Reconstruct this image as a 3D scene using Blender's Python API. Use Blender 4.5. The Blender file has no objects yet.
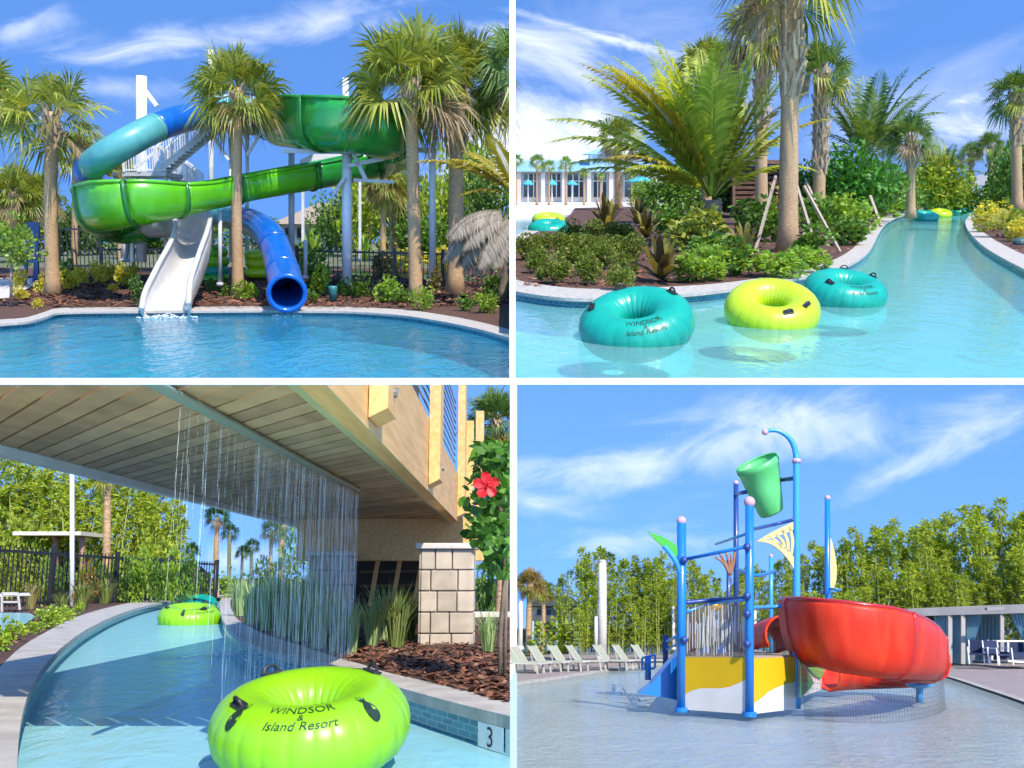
import bpy, bmesh, math, random
from mathutils import Vector, Matrix, Euler
rad = math.radians
sc = bpy.context.scene
COL = sc.collection
F = 1000.0
CX, CY = 512.0, 384.0
PITCH = math.atan(226.0 / F)
V = Vector


class Panel:
    """One of the four pool areas: a level frame with its own ground, x right, y away, z up."""
    def __init__(s, hz, H, planes):
        s.phi = math.atan((hz - CY) / F)
        s.H = H
        s.R = Matrix.Rotation(s.phi, 3, 'X')
        s.M = Matrix.Rotation(PITCH - s.phi, 3, 'X')
        s.eul = s.M.to_euler()
        s.planes = planes

    def dir(s, px, py):
        return s.R @ V(((px - CX) / F, 1.0, (CY - py) / F))

    def at(s, px, py, Y):
        d = s.dir(px, py)
        return d * (Y / d.y)

    def gnd(s, px, py, dz=0.0):
        d = s.dir(px, py)
        return d * ((dz - s.H) / d.z)

    def plane_list(s):
        out = []
        for kind, a in s.planes:
            if kind in 'lr':
                n = s.dir(a, 0).cross(s.dir(a, 768))
            else:
                n = s.dir(0, a).cross(s.dir(1024, a))
            n.normalize()
            inside = s.dir(*{'l': (a + 50, 384), 'r': (a - 50, 384), 't': (512, a + 50), 'b': (512, a - 50)}[kind])
            if n.dot(inside) > 0:
                n = -n
            out.append(n)
        return out


P1 = Panel(235, 4.0, [('r', 509.5), ('b', 378.5)])
P2 = Panel(187, 4.2, [('l', 515.5), ('b', 378.5)])
P3 = Panel(578, 0.70, [('r', 510), ('t', 385)])
P4 = Panel(628, 0.75, [('l', 517), ('t', 386)])
BASE = {}


def props(o, label=None, cat=None, group=None, kind=None):
    if label: o['label'] = label
    if cat: o['category'] = cat
    if group: o['group'] = group
    if kind: o['kind'] = kind
    return o


def thing(P, name, label, cat, base, group=None, kind=None):
    o = bpy.data.objects.new(name, None)
    o.empty_display_size = 0.2
    COL.objects.link(o)
    o.location = P.M @ base
    o.rotation_euler = P.eul
    BASE[o.name] = (P, base.copy())
    return props(o, label, cat, group, kind)


def child(mesh, name, parent, loc=(0, 0, 0), rot=(0, 0, 0), scale=(1, 1, 1)):
    o = bpy.data.objects.new(name, mesh)
    COL.objects.link(o)
    o.parent = parent
    o.location = loc
    o.rotation_euler = rot
    o.scale = scale if not isinstance(scale, (int, float)) else (scale,) * 3
    return o


def copy_tree(o, parent=None):
    c = o.copy()
    COL.objects.link(c)
    if parent:
        c.parent = parent
    for ch in [k for k in COL.objects if k.parent == o]:
        copy_tree(ch, c)
    return c


def catmull(pts, n=8):
    pts = [V(p) for p in pts]
    q = [pts[0] * 2 - pts[1]] + pts + [pts[-1] * 2 - pts[-2]]
    out = []
    for i in range(1, len(q) - 2):
        a, b, c, d = q[i - 1], q[i], q[i + 1], q[i + 2]
        for k in range(n):
            t = k / n
            out.append(0.5 * ((2 * b) + (c - a) * t + (2 * a - 5 * b + 4 * c - d) * t * t + (3 * b - a - 3 * c + d) * t ** 3))
    out.append(pts[-1])
    return out


def lerp_list(vals, n):
    out = []
    for i in range(n):
        t = i / (n - 1) * (len(vals) - 1)
        k = min(int(t), len(vals) - 2)
        out.append(vals[k] + (vals[k + 1] - vals[k]) * (t - k))
    return out


class MB:
    def __init__(s):
        s.v = []; s.f = []; s.m = []; s.cur = 0

    def add(s, vs, fs):
        n = len(s.v)
        s.v.extend(V(p) for p in vs)
        for f in fs:
            s.f.append(tuple(i + n for i in f)); s.m.append(s.cur)
        return s

    def quad(s, a, b, c, d):
        return s.add([a, b, c, d], [(0, 1, 2, 3)])

    def tri(s, a, b, c):
        return s.add([a, b, c], [(0, 1, 2)])

    def poly(s, pts):
        return s.add(pts, [tuple(range(len(pts)))])

    def box(s, c, size, rot=None):
        c = V(c); hx, hy, hz = size[0] / 2, size[1] / 2, size[2] / 2
        vs = [V((x, y, z)) for x in (-hx, hx) for y in (-hy, hy) for z in (-hz, hz)]
        if rot is not None:
            vs = [rot @ p for p in vs]
        return s.add([p + c for p in vs], [(0, 1, 3, 2), (4, 6, 7, 5), (0, 4, 5, 1), (2, 3, 7, 6), (0, 2, 6, 4), (1, 5, 7, 3)])

    def beam(s, a, b, w, h, up=(0, 0, 1)):
        a = V(a); b = V(b); t = (b - a).normalized(); up = V(up)
        r = t.cross(up)
        if r.length < 1e-4: r = V((1, 0, 0))
        r.normalize(); u = r.cross(t)
        vs = [p + r * (i * w / 2) + u * (j * h / 2) for p in (a, b) for i, j in ((-1, -1), (1, -1), (1, 1), (-1, 1))]
        return s.add(vs, [(0, 1, 2, 3), (7, 6, 5, 4), (0, 4, 5, 1), (1, 5, 6, 2), (2, 6, 7, 3), (3, 7, 4, 0)])

    def prism(s, pts, d):
        """outline pts extruded by vector d"""
        n = len(pts); pts = [V(p) for p in pts]; d = V(d)
        fs = [tuple(range(n)), tuple(range(2 * n - 1, n - 1, -1))]
        fs += [(i, n + i, n + (i + 1) % n, (i + 1) % n) for i in range(n)]
        return s.add(pts + [p + d for p in pts], fs)

    def tube(s, pts, r, n=8, caps=True, a0=0.0):
        pts = [V(p) for p in pts]
        rs = r if isinstance(r, (list, tuple)) else [r] * len(pts)
        rings = []; prev = None
        for i, p in enumerate(pts):
            t = (pts[min(i + 1, len(pts) - 1)] - pts[max(i - 1, 0)]).normalized()
            if prev is None:
                x = t.cross(V((0, 0, 1)))
                if x.length < 1e-3: x = t.cross(V((0, 1, 0)))
            else:
                x = prev - t * prev.dot(t)
            x.normalize(); prev = x; y = t.cross(x)
            rings.append([p + (x * math.cos(a0 + 2 * math.pi * k / n) + y * math.sin(a0 + 2 * math.pi * k / n)) * rs[i] for k in range(n)])
        vs = [q for ring in rings for q in ring]
        fs = [(i * n + k, i * n + (k + 1) % n, (i + 1) * n + (k + 1) % n, (i + 1) * n + k) for i in range(len(pts) - 1) for k in range(n)]
        if caps:
            fs.append(tuple(range(n - 1, -1, -1))); fs.append(tuple((len(pts) - 1) * n + k for k in range(n)))
        return s.add(vs, fs)

    def sweep(s, path, prof, closed=False):
        """prof(i) -> list of (u right, v up)"""
        n = None; vs = []
        for i, p in enumerate(path):
            t = (path[min(i + 1, len(path) - 1)] - path[max(i - 1, 0)]).normalized()
            r = t.cross(V((0, 0, 1)))
            if r.length < 1e-3: r = V((1, 0, 0))
            r.normalize(); u = r.cross(t)
            q = prof(i); n = len(q)
            vs += [p + r * a + u * b for a, b in q]
        m = n if closed else n - 1
        fs = [(i * n + k, i * n + (k + 1) % n, (i + 1) * n + (k + 1) % n, (i + 1) * n + k) for i in range(len(path) - 1) for k in range(m)]
        return s.add(vs, fs)

    def ball(s, c, r, n=12, m=8, sz=(1, 1, 1)):
        c = V(c); vs = [c + V((0, 0, r * sz[2]))]
        for j in range(1, m):
            a = math.pi * j / m
            vs += [c + V((r * sz[0] * math.sin(a) * math.cos(2 * math.pi * k / n), r * sz[1] * math.sin(a) * math.sin(2 * math.pi * k / n), r * sz[2] * math.cos(a))) for k in range(n)]
        vs.append(c - V((0, 0, r * sz[2])))
        fs = [(0, 1 + k, 1 + (k + 1) % n) for k in range(n)]
        for j in range(m - 2):
            b = 1 + j * n
            fs += [(b + k, b + n + k, b + n + (k + 1) % n, b + (k + 1) % n) for k in range(n)]
        b = 1 + (m - 2) * n; e = len(vs) - 1
        fs += [(b + k, e, b + (k + 1) % n) for k in range(n)]
        return s.add(vs, fs)

    def mesh(s, name, mats, P=None, base=None, smooth=False, clip=False):
        me = bpy.data.meshes.new(name)
        me.from_pydata([tuple(p) for p in s.v], [], s.f)
        mats = mats if isinstance(mats, (list, tuple)) else [mats]
        for m in mats: me.materials.append(m)
        if len(mats) > 1: me.polygons.foreach_set('material_index', s.m)
        if smooth: me.polygons.foreach_set('use_smooth', [True] * len(me.polygons))
        if clip:
            bm = bmesh.new(); bm.from_mesh(me)
            for n in P.plane_list():
                bmesh.ops.bisect_plane(bm, geom=bm.verts[:] + bm.edges[:] + bm.faces[:], plane_co=(0, 0, 0), plane_no=n, clear_outer=True)
                if not bm.verts: break
            bm.to_mesh(me); bm.free()
        if base is not None and len(me.vertices):
            me.transform(Matrix.Translation(-base))
        me.update()
        return me

    def part(s, name, mats, parent, smooth=False, clip=False, label=None, root=None, kind=None):
        P, b = BASE[(root or parent).name]
        me = s.mesh(name, mats, P, b, smooth, clip)
        if not len(me.vertices): return None
        o = child(me, name, parent)
        if label: o['label'] = label
        if kind: o['kind'] = kind
        return o

    def obj(s, P, name, mats, base=None, label=None, cat=None, group=None, kind=None, smooth=False, clip=False):
        if base is None:
            base = sum(s.v, V((0, 0, 0))) / len(s.v)
        me = s.mesh(name, mats, P, base, smooth, clip)
        o = bpy.data.objects.new(name, me); COL.objects.link(o)
        o.location = P.M @ base; o.rotation_euler = P.eul
        BASE[o.name] = (P, base.copy())
        return props(o, label, cat, group, kind)


def solidify(o, t, offset=0):
    m = o.modifiers.new('shell', 'SOLIDIFY'); m.thickness = t; m.offset = offset
    return o


def bevel(o, w, seg=2):
    m = o.modifiers.new('edge', 'BEVEL'); m.width = w; m.segments = seg; m.limit_method = 'ANGLE'
    return o


# ---------------------------------------------------------------- materials
MATS = {}


def nodes(name):
    m = bpy.data.materials.new(name); m.use_nodes = True
    nt = m.node_tree; nt.nodes.clear()
    out = nt.nodes.new('ShaderNodeOutputMaterial')
    return m, nt, out


def mk(nt, t, **kw):
    n = nt.nodes.new(t)
    for k, v in kw.items():
        if k in n.inputs: n.inputs[k].default_value = v
        else: setattr(n, k, v)
    return n


def rgba(c): return (c[0], c[1], c[2], 1)


def noise_mix(nt, c1, c2, scale, detail=4, lo=0.35, hi=0.65, stretch=None):
    tc = mk(nt, 'ShaderNodeTexCoord')
    src = tc.outputs['Object']
    if stretch:
        mp = mk(nt, 'ShaderNodeMapping'); mp.inputs['Scale'].default_value = stretch
        nt.links.new(src, mp.inputs['Vector']); src = mp.outputs[0]
    no = mk(nt, 'ShaderNodeTexNoise', Scale=scale, Detail=detail)
    nt.links.new(src, no.inputs['Vector'])
    mr = mk(nt, 'ShaderNodeMapRange'); mr.inputs['From Min'].default_value = lo; mr.inputs['From Max'].default_value = hi
    nt.links.new(no.outputs['Fac'], mr.inputs['Value'])
    mx = mk(nt, 'ShaderNodeMix', data_type='RGBA')
    mx.inputs['A'].default_value = rgba(c1); mx.inputs['B'].default_value = rgba(c2)
    nt.links.new(mr.outputs[0], mx.inputs['Factor'])
    for o in mx.outputs:
        if o.type == 'RGBA': return o, no, src
    

def mxin(mx):
    a = [i for i in mx.inputs if i.type == 'RGBA']
    return a


def mat(name, c, rough=0.6, c2=None, scale=8.0, bump=0.0, bscale=None, metal=0.0, spec=0.5, coat=0.0, stretch=None, lo=0.35, hi=0.65, trans=0.0, island=0.0):
    if name in MATS: return MATS[name]
    m, nt, out = nodes(name)
    p = mk(nt, 'ShaderNodeBsdfPrincipled', Roughness=rough, Metallic=metal)
    p.inputs['Specular IOR Level'].default_value = spec
    p.inputs['Coat Weight'].default_value = coat
    p.inputs['Coat Roughness'].default_value = 0.08
    p.inputs['Base Color'].default_value = rgba(c)
    nt.links.new(p.outputs[0], out.inputs['Surface'])
    if c2 is not None:
        mx = mk(nt, 'ShaderNodeMix', data_type='RGBA')
        a = mxin(mx); a[0].default_value = rgba(c); a[1].default_value = rgba(c2)
        tc = mk(nt, 'ShaderNodeTexCoord'); src = tc.outputs['Object']
        if stretch:
            mp = mk(nt, 'ShaderNodeMapping'); mp.inputs['Scale'].default_value = stretch
            nt.links.new(src, mp.inputs['Vector']); src = mp.outputs[0]
        no = mk(nt, 'ShaderNodeTexNoise', Scale=scale, Detail=6.0)
        nt.links.new(src, no.inputs['Vector'])
        mr = mk(nt, 'ShaderNodeMapRange'); mr.inputs['From Min'].default_value = lo; mr.inputs['From Max'].default_value = hi
        nt.links.new(no.outputs['Fac'], mr.inputs['Value'])
        fac = mr.outputs[0]
        if island:
            ge = mk(nt, 'ShaderNodeNewGeometry')
            ad = mk(nt, 'ShaderNodeMix', data_type='FLOAT'); ad.inputs[0].default_value = island
            nt.links.new(fac, ad.inputs[2]); nt.links.new(ge.outputs['Random Per Island'], ad.inputs[3]); fac = ad.outputs[0]
        nt.links.new(fac, mx.inputs[0])
        nt.links.new([o for o in mx.outputs if o.type == 'RGBA'][0], p.inputs['Base Color'])
    if bump:
        tc = mk(nt, 'ShaderNodeTexCoord')
        nb = mk(nt, 'ShaderNodeTexNoise', Scale=bscale or scale, Detail=5.0)
        src = tc.outputs['Object']
        if stretch:
            mp = mk(nt, 'ShaderNodeMapping'); mp.inputs['Scale'].default_value = stretch
            nt.links.new(src, mp.inputs['Vector']); src = mp.outputs[0]
        nt.links.new(src, nb.inputs['Vector'])
        b = mk(nt, 'ShaderNodeBump', Strength=bump, Distance=0.02)
        nt.links.new(nb.outputs['Fac'], b.inputs['Height']); nt.links.new(b.outputs[0], p.inputs['Normal'])
    MATS[name] = m
    return m


def leaf(name, c1, c2, tr=0.3, rough=0.45, c3=None):
    if name in MATS: return MATS[name]
    m, nt, out = nodes(name)
    ge = mk(nt, 'ShaderNodeNewGeometry')
    cr = mk(nt, 'ShaderNodeValToRGB')
    e = cr.color_ramp.elements
    e[0].color = rgba(c1); e[1].color = rgba(c2); e[0].position = 0.1; e[1].position = 0.85
    if c3 is not None:
        q = e.new(0.95); q.color = rgba(c3)
    nt.links.new(ge.outputs['Random Per Island'], cr.inputs[0])
    p = mk(nt, 'ShaderNodeBsdfPrincipled', Roughness=rough)
    p.inputs['Specular IOR Level'].default_value = 0.35
    t = mk(nt, 'ShaderNodeBsdfTranslucent')
    ga = mk(nt, 'ShaderNodeMix', data_type='RGBA', blend_type='MULTIPLY'); ga.inputs[0].default_value = 1
    a = mxin(ga); a[1].default_value = (1.5, 1.35, 0.55, 1)
    nt.links.new(cr.outputs[0], p.inputs['Base Color']); nt.links.new(cr.outputs[0], a[0])
    nt.links.new([o for o in ga.outputs if o.type == 'RGBA'][0], t.inputs['Color'])
    mx = mk(nt, 'ShaderNodeMixShader'); mx.inputs[0].default_value = tr
    nt.links.new(p.outputs[0], mx.inputs[1]); nt.links.new(t.outputs[0], mx.inputs[2])
    nt.links.new(mx.outputs[0], out.inputs['Surface'])
    MATS[name] = m
    return m


def water(name, tint, scale, bump, dist, refl=1.0, milk=None, milkf=0.0, stretch=(1, 1, 1), rough=0.03):
    m, nt, out = nodes(name)
    tc = mk(nt, 'ShaderNodeTexCoord'); mp = mk(nt, 'ShaderNodeMapping'); mp.inputs['Scale'].default_value = stretch
    nt.links.new(tc.outputs['Object'], mp.inputs['Vector'])
    n1 = mk(nt, 'ShaderNodeTexNoise', Scale=scale, Detail=3.0, Distortion=0.6)
    n2 = mk(nt, 'ShaderNodeTexNoise', Scale=scale * 3.7, Detail=2.0, Distortion=0.4)
    for n in (n1, n2): nt.links.new(mp.outputs[0], n.inputs['Vector'])
    ad = mk(nt, 'ShaderNodeMath', operation='MULTIPLY_ADD'); ad.inputs[1].default_value = 0.35
    nt.links.new(n2.outputs['Fac'], ad.inputs[0]); nt.links.new(n1.outputs['Fac'], ad.inputs[2])
    b = mk(nt, 'ShaderNodeBump', Strength=bump, Distance=dist)
    nt.links.new(ad.outputs[0], b.inputs['Height'])
    tr = mk(nt, 'ShaderNodeBsdfTransparent', Color=rgba(tint))
    base = tr
    if milk is not None:
        df = mk(nt, 'ShaderNodeBsdfDiffuse', Color=rgba(milk))
        nt.links.new(b.outputs[0], df.inputs['Normal'])
        mm = mk(nt, 'ShaderNodeMixShader'); mm.inputs[0].default_value = milkf
        nt.links.new(tr.outputs[0], mm.inputs[1]); nt.links.new(df.outputs[0], mm.inputs[2]); base = mm
    gl = mk(nt, 'ShaderNodeBsdfGlossy', Roughness=rough)
    nt.links.new(b.outputs[0], gl.inputs['Normal'])
    fr = mk(nt, 'ShaderNodeFresnel', IOR=1.33); nt.links.new(b.outputs[0], fr.inputs['Normal'])
    mu = mk(nt, 'ShaderNodeMath', operation='MULTIPLY', use_clamp=True); mu.inputs[1].default_value = refl
    nt.links.new(fr.outputs[0], mu.inputs[0])
    mx = mk(nt, 'ShaderNodeMixShader')
    nt.links.new(mu.outputs[0], mx.inputs[0]); nt.links.new(base.outputs[0], mx.inputs[1]); nt.links.new(gl.outputs[0], mx.inputs[2])
    nt.links.new(mx.outputs[0], out.inputs['Surface'])
    return m


def brickmat(name, c1, c2, mortar, scale, bw, bh, ms=0.02, rough=0.7, vec='Object', swap=None):
    m, nt, out = nodes(name)
    tc = mk(nt, 'ShaderNodeTexCoord'); src = tc.outputs[vec]
    mp = mk(nt, 'ShaderNodeMapping')
    if swap: mp.inputs['Rotation'].default_value = swap
    nt.links.new(src, mp.inputs['Vector'])
    br = mk(nt, 'ShaderNodeTexBrick', Scale=scale)
    br.inputs['Color1'].default_value = rgba(c1); br.inputs['Color2'].default_value = rgba(c2); br.inputs['Mortar'].default_value = rgba(mortar)
    br.inputs['Mortar Size'].default_value = ms; br.inputs['Brick Width'].default_value = bw; br.inputs['Row Height'].default_value = bh
    nt.links.new(mp.outputs[0], br.inputs['Vector'])
    p = mk(nt, 'ShaderNodeBsdfPrincipled', Roughness=rough)
    no = mk(nt, 'ShaderNodeTexNoise', Scale=3.0, Detail=5.0); nt.links.new(src, no.inputs['Vector'])
    mr = mk(nt, 'ShaderNodeMapRange'); mr.inputs['To Min'].default_value = 0.72; mr.inputs['To Max'].default_value = 1.2
    nt.links.new(no.outputs['Fac'], mr.inputs['Value'])
    mu = mk(nt, 'ShaderNodeMix', data_type='RGBA', blend_type='MULTIPLY'); mu.inputs[0].default_value = 1
    a = mxin(mu); nt.links.new(br.outputs['Color'], a[0]); nt.links.new(mr.outputs[0], a[1])
    nt.links.new([o for o in mu.outputs if o.type == 'RGBA'][0], p.inputs['Base Color'])
    nt.links.new(p.outputs[0], out.inputs['Surface'])
    return m


def streaks(name, col, alpha):
    m, nt, out = nodes(name)
    tr = mk(nt, 'ShaderNodeBsdfTransparent'); df = mk(nt, 'ShaderNodeBsdfPrincipled', Roughness=0.5); df.inputs['Specular IOR Level'].default_value = 0.15
    df.inputs['Base Color'].default_value = rgba(col)
    mx = mk(nt, 'ShaderNodeMixShader'); mx.inputs[0].default_value = alpha
    nt.links.new(tr.outputs[0], mx.inputs[1]); nt.links.new(df.outputs[0], mx.inputs[2]); nt.links.new(mx.outputs[0], out.inputs['Surface'])
    return m


WHITE = mat('white_paint', (0.78, 0.78, 0.76), 0.4, (0.68, 0.68, 0.66), 3)
WHITE_FRP = mat('white_gelcoat', (0.64, 0.61, 0.57), 0.3, (0.54, 0.51, 0.47), 1.2, coat=0.4)
CONC = mat('coping_concrete', (0.50, 0.45, 0.385), 0.75, (0.36, 0.325, 0.275), 5, bump=0.2, bscale=40)
BLACK = mat('black_metal', (0.018, 0.018, 0.02), 0.4)
MULCH = mat('mulch', (0.13, 0.058, 0.032), 0.95, (0.05, 0.024, 0.015), 9, bump=0.9, bscale=30)
TRUNK = mat('palm_bark', (0.56, 0.355, 0.18), 0.95, (0.32, 0.20, 0.10), 6, bump=0.7, stretch=(1, 1, 5))
BOOT = mat('palm_boots', (0.60, 0.44, 0.27), 0.9, (0.24, 0.18, 0.12), 5, island=0.6)
BARK = mat('bark', (0.24, 0.18, 0.12), 0.9, (0.12, 0.09, 0.06), 8)
WOODP = mat('stake_wood', (0.42, 0.33, 0.24), 0.8, (0.30, 0.23, 0.16), 10)
SABAL = leaf('sabal_leaf', (0.12, 0.17, 0.024), (0.38, 0.39, 0.06), 0.3, 0.4)
SABALY = leaf('sabal_leaf_old', (0.24, 0.20, 0.04), (0.34, 0.24, 0.09), 0.3)
DEADL = leaf('dead_leaf', (0.36, 0.25, 0.13), (0.22, 0.15, 0.08), 0.2, 0.8)
GREYDEAD = leaf('dead_frond_grey', (0.36, 0.30, 0.22), (0.24, 0.19, 0.13), 0.2, 0.9)
SABALD = leaf('sabal_leaf_deep', (0.05, 0.11, 0.022), (0.17, 0.25, 0.05), 0.3, 0.4)
DATE = leaf('date_leaf', (0.11, 0.17, 0.022), (0.34, 0.37, 0.05), 0.3, 0.4)
DATEY = leaf('date_leaf_yellow', (0.30, 0.27, 0.03), (0.42, 0.33, 0.05), 0.3)
BAMB = leaf('bamboo_leaf', (0.20, 0.32, 0.03), (0.50, 0.56, 0.06), 0.42)
BAMBD = leaf('bamboo_leaf_deep', (0.16, 0.26, 0.025), (0.43, 0.50, 0.05), 0.42)
GREEN = leaf('shrub_leaf', (0.055, 0.13, 0.016), (0.18, 0.32, 0.04), 0.3)
LIGHTG = leaf('light_shrub_leaf', (0.13, 0.26, 0.024), (0.34, 0.48, 0.05), 0.35)
YELLOWG = leaf('croton_leaf', (0.38, 0.40, 0.025), (0.78, 0.64, 0.06), 0.3)
RUSTG = leaf('rusty_shrub_leaf', (0.07, 0.15, 0.014), (0.24, 0.28, 0.035), 0.25, c3=(0.30, 0.16, 0.04))
BURG = leaf('bromeliad_leaf', (0.055, 0.035, 0.02), (0.30, 0.25, 0.06), 0.25, c3=(0.52, 0.44, 0.08))
GRASS = leaf('ornamental_grass', (0.10, 0.16, 0.03), (0.30, 0.34, 0.10), 0.3)
DARKG = leaf('dark_tree_leaf', (0.035, 0.085, 0.014), (0.12, 0.21, 0.03), 0.25)


def vnoise(rng, a): return V((rng.uniform(-a, a), rng.uniform(-a, a), rng.uniform(-a, a)))


# ---------------------------------------------------------------- plants (unit meshes)
def fan_leaf(mb, o, d, L, rng, droop=0.25, nb=34, spread=118):
    """costapalmate leaf: petiole then radiating blades"""
    d = d.normalized()
    side = d.cross(V((0, 0, 1)))
    if side.length < 0.05: side = V((1, 0, 0))
    side.normalize(); side = (Matrix.Rotation(rng.uniform(-1.0, 1.0), 3, d) @ side); nrm = side.cross(d).normalized()
    p1 = o + d * (L * 0.48) - V((0, 0, 1)) * (L * 0.06)
    w = L * 0.012
    mb.quad(o - side * w, o + side * w, p1 + side * w, p1 - side * w)
    for k in range(nb):
        a = rad(-spread + 2 * spread * (k + 0.5) / nb + rng.uniform(-3, 3))
        dd = (d * math.cos(a) + side * math.sin(a) + nrm * (0.10 + 0.22 * abs(math.sin(a)))).normalized()
        bl = L * (0.60 - 0.16 * (abs(a) / rad(spread)) ** 2) * rng.uniform(0.78, 1.12)
        q = (dd.cross(nrm)).normalized() * (bl * 0.031)
        m1 = p1 + dd * (bl * 0.55)
        tip = p1 + dd * bl - V((0, 0, 1)) * (bl * (droop * rng.uniform(.4, 1.3) + rng.uniform(0, 0.18)))
        n = len(mb.v)
        mb.add([p1, m1 - q, m1 + q, tip], [(0, 1, 2), (1, 3, 2)])


def sabal_crown(seed, nl=46, lo=-50, dead=0.12, droop=0.25, top=84, mats=3):
    rng = random.Random(seed); mb = MB()
    for i in range(nl):
        t = (i + 0.5) / nl
        e = rad(top + (lo - top) * (t ** 0.95) + rng.uniform(-14, 14))
        a = i * 2.399963 + rng.uniform(-0.3, 0.3)
        d = V((math.cos(a) * math.cos(e), math.sin(a) * math.cos(e), math.sin(e)))
        mb.cur = 0
        if t > 0.72 and rng.random() < 0.35: mb.cur = 1
        if t > 0.8 and rng.random() < dead * 3: mb.cur = 2
        fan_leaf(mb, V((0, 0, -0.08)), d, rng.uniform(0.82, 1.10), rng, droop * .4 + 0.45 * t)
    return mb


def pinnate(mb, o, d, L, rng, arch=0.6, nl=38, lw=0.30, curl=0.0, plane_drop=0.2):
    d = d.normalized()
    h = V((d.x, d.y, 0))
    if h.length < 1e-3: h = V((1, 0, 0))
    pts = []; p = o.copy(); v = d.copy(); n = 14
    for i in range(n + 1):
        pts.append(p.copy())
        p = p + v * (L / n)
        v = (v - V((0, 0, 1)) * (arch * 1.8 / n * (0.35 + i / n))).normalized()
    for i in range(n):
        t = (pts[i + 1] - pts[i]).normalized(); s = t.cross(V((0, 0, 1)))
        if s.length < 0.05: s = V((1, 0, 0))
        s.normalize(); w = L * 0.010 * (1.2 - i / n)
        mb.quad(pts[i] - s * w, pts[i] + s * w, pts[i + 1] + s * w * 0.9, pts[i + 1] - s * w * 0.9)
    for k in range(nl):
        u = 0.14 + 0.86 * (k + 0.5) / nl
        x = u * n; i = min(int(x), n - 1); q = pts[i].lerp(pts[i + 1], x - i)
        t = (pts[i + 1] - pts[i]).normalized(); s = t.cross(V((0, 0, 1)))
        if s.length < 0.05: s = V((1, 0, 0))
        s.normalize(); up = s.cross(t)
        ll = L * lw * (math.sin(math.pi * min(1, 0.18 + u * 0.8)) ** 0.7) * rng.uniform(0.85, 1.1)
        for sg in (-1, 1):
            dd = (s * sg * 0.8 + t * 0.65 + up * (0.30 - plane_drop)).normalized()
            wv = t * (ll * 0.07)
            m1 = q + dd * ll * 0.5
            tip = q + dd * ll - V((0, 0, 1)) * ll * rng.uniform(0.1, 0.35)
            mb.add([q, m1 - wv, m1 + wv, tip], [(0, 1, 2), (1, 3, 2)])


def bush_mb(seed, n=420, ls=0.13, shape=(1, 1, 1), clumps=9, flat=0.0):
    """unit bush: leaves gathered in clumps inside an ellipsoid sitting on z=0"""
    rng = random.Random(seed); mb = MB(); cs = []
    for _ in range(clumps):
        while True:
            p = vnoise(rng, 1)
            if p.length < 1 and p.z > -0.55: break
        cs.append((p * 0.68, rng.uniform(0.30, 0.50)))
    for c, r in cs:
        q = V((c.x * shape[0], c.y * shape[1], (c.z + 0.72) * shape[2] * 0.62)); m_ = V((q.x * .35, q.y * .35, q.z * .6)); w_ = .012
        for sd in (V((w_, 0, 0)), V((0, w_, 0))):
            mb.add([V((0, 0, 0)) - sd, V((0, 0, 0)) + sd, m_ + sd, m_ - sd, q], [(0, 1, 2, 3), (3, 2, 4)])
    for _ in range(n):
        c, r = rng.choice(cs)
        d = vnoise(rng, 1)
        while d.length < 0.1 or d.length > 1: d = vnoise(rng, 1)
        d.normalize()
        p = c + d * r * rng.uniform(0.45, 1.0) ** 0.5
        a = (d + vnoise(rng, 0.7)).normalized(); b = a.cross(vnoise(rng, 1)).normalized()
        L = ls * rng.uniform(0.6, 1.3); w = L * 0.36
        ax = (a * 0.75 + V((0, 0, rng.uniform(-0.3, 0.35)))).normalized()
        pts = [p - b * w * 0.2, p + ax * L * 0.5 - b * w, p + ax * L, p + ax * L * 0.5 + b * w]
        pts = [V((q.x * shape[0], q.y * shape[1], (q.z + 0.72) * shape[2] * 0.62)) for q in pts]
        mb.quad(*pts)
    return mb


def bamboo_mb(seed, culms=7, n=52, ls=0.042, spread=0.10, top=1.0):
    rng = random.Random(seed); st = MB(); lf = MB()
    for c in range(culms):
        a = rng.uniform(0, 6.28); r = spread * rng.uniform(0.2, 1)
        b = V((r * math.cos(a), r * math.sin(a), 0)); h = top * rng.uniform(0.68, 1.0)
        lean = V((math.cos(a), math.sin(a), 0)) * rng.uniform(0.02, 0.10)
        pts = [b + lean * (t * t) * 1.0 + V((0, 0, h * t)) for t in (0, .25, .5, .75, .92, 1)]
        st.tube(pts, [0.006, 0.006, 0.005, 0.004, 0.002, 0.001], 5, False)
        for k in range(n):
            t = 0.10 + 0.92 * (k + rng.random()) / n
            x = min(t, 0.999) * 5; i = int(x); q = pts[min(i, 5 - 0)].lerp(pts[min(i + 1, 5)], x - i)
            wide = 0.075 * max(0.0, 1 - t) ** 0.6 + 0.012
            az = rng.uniform(0, 6.28)
            br = V((math.cos(az), math.sin(az), rng.uniform(0.15, 0.8)))
            q2 = q + br * wide * rng.uniform(0.2, 1)
            for _ in range(8):
                d = (br * 0.5 + vnoise(rng, 0.9)); d.z -= 0.25; d.normalize()
                sv = d.cross(vnoise(rng, 1)).normalized()
                L = ls * rng.uniform(0.6, 1.2); w = L * 0.13
                lf.quad(q2, q2 + d * L * 0.45 - sv * w, q2 + d * L, q2 + d * L * 0.45 + sv * w)
    return st, lf


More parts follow.
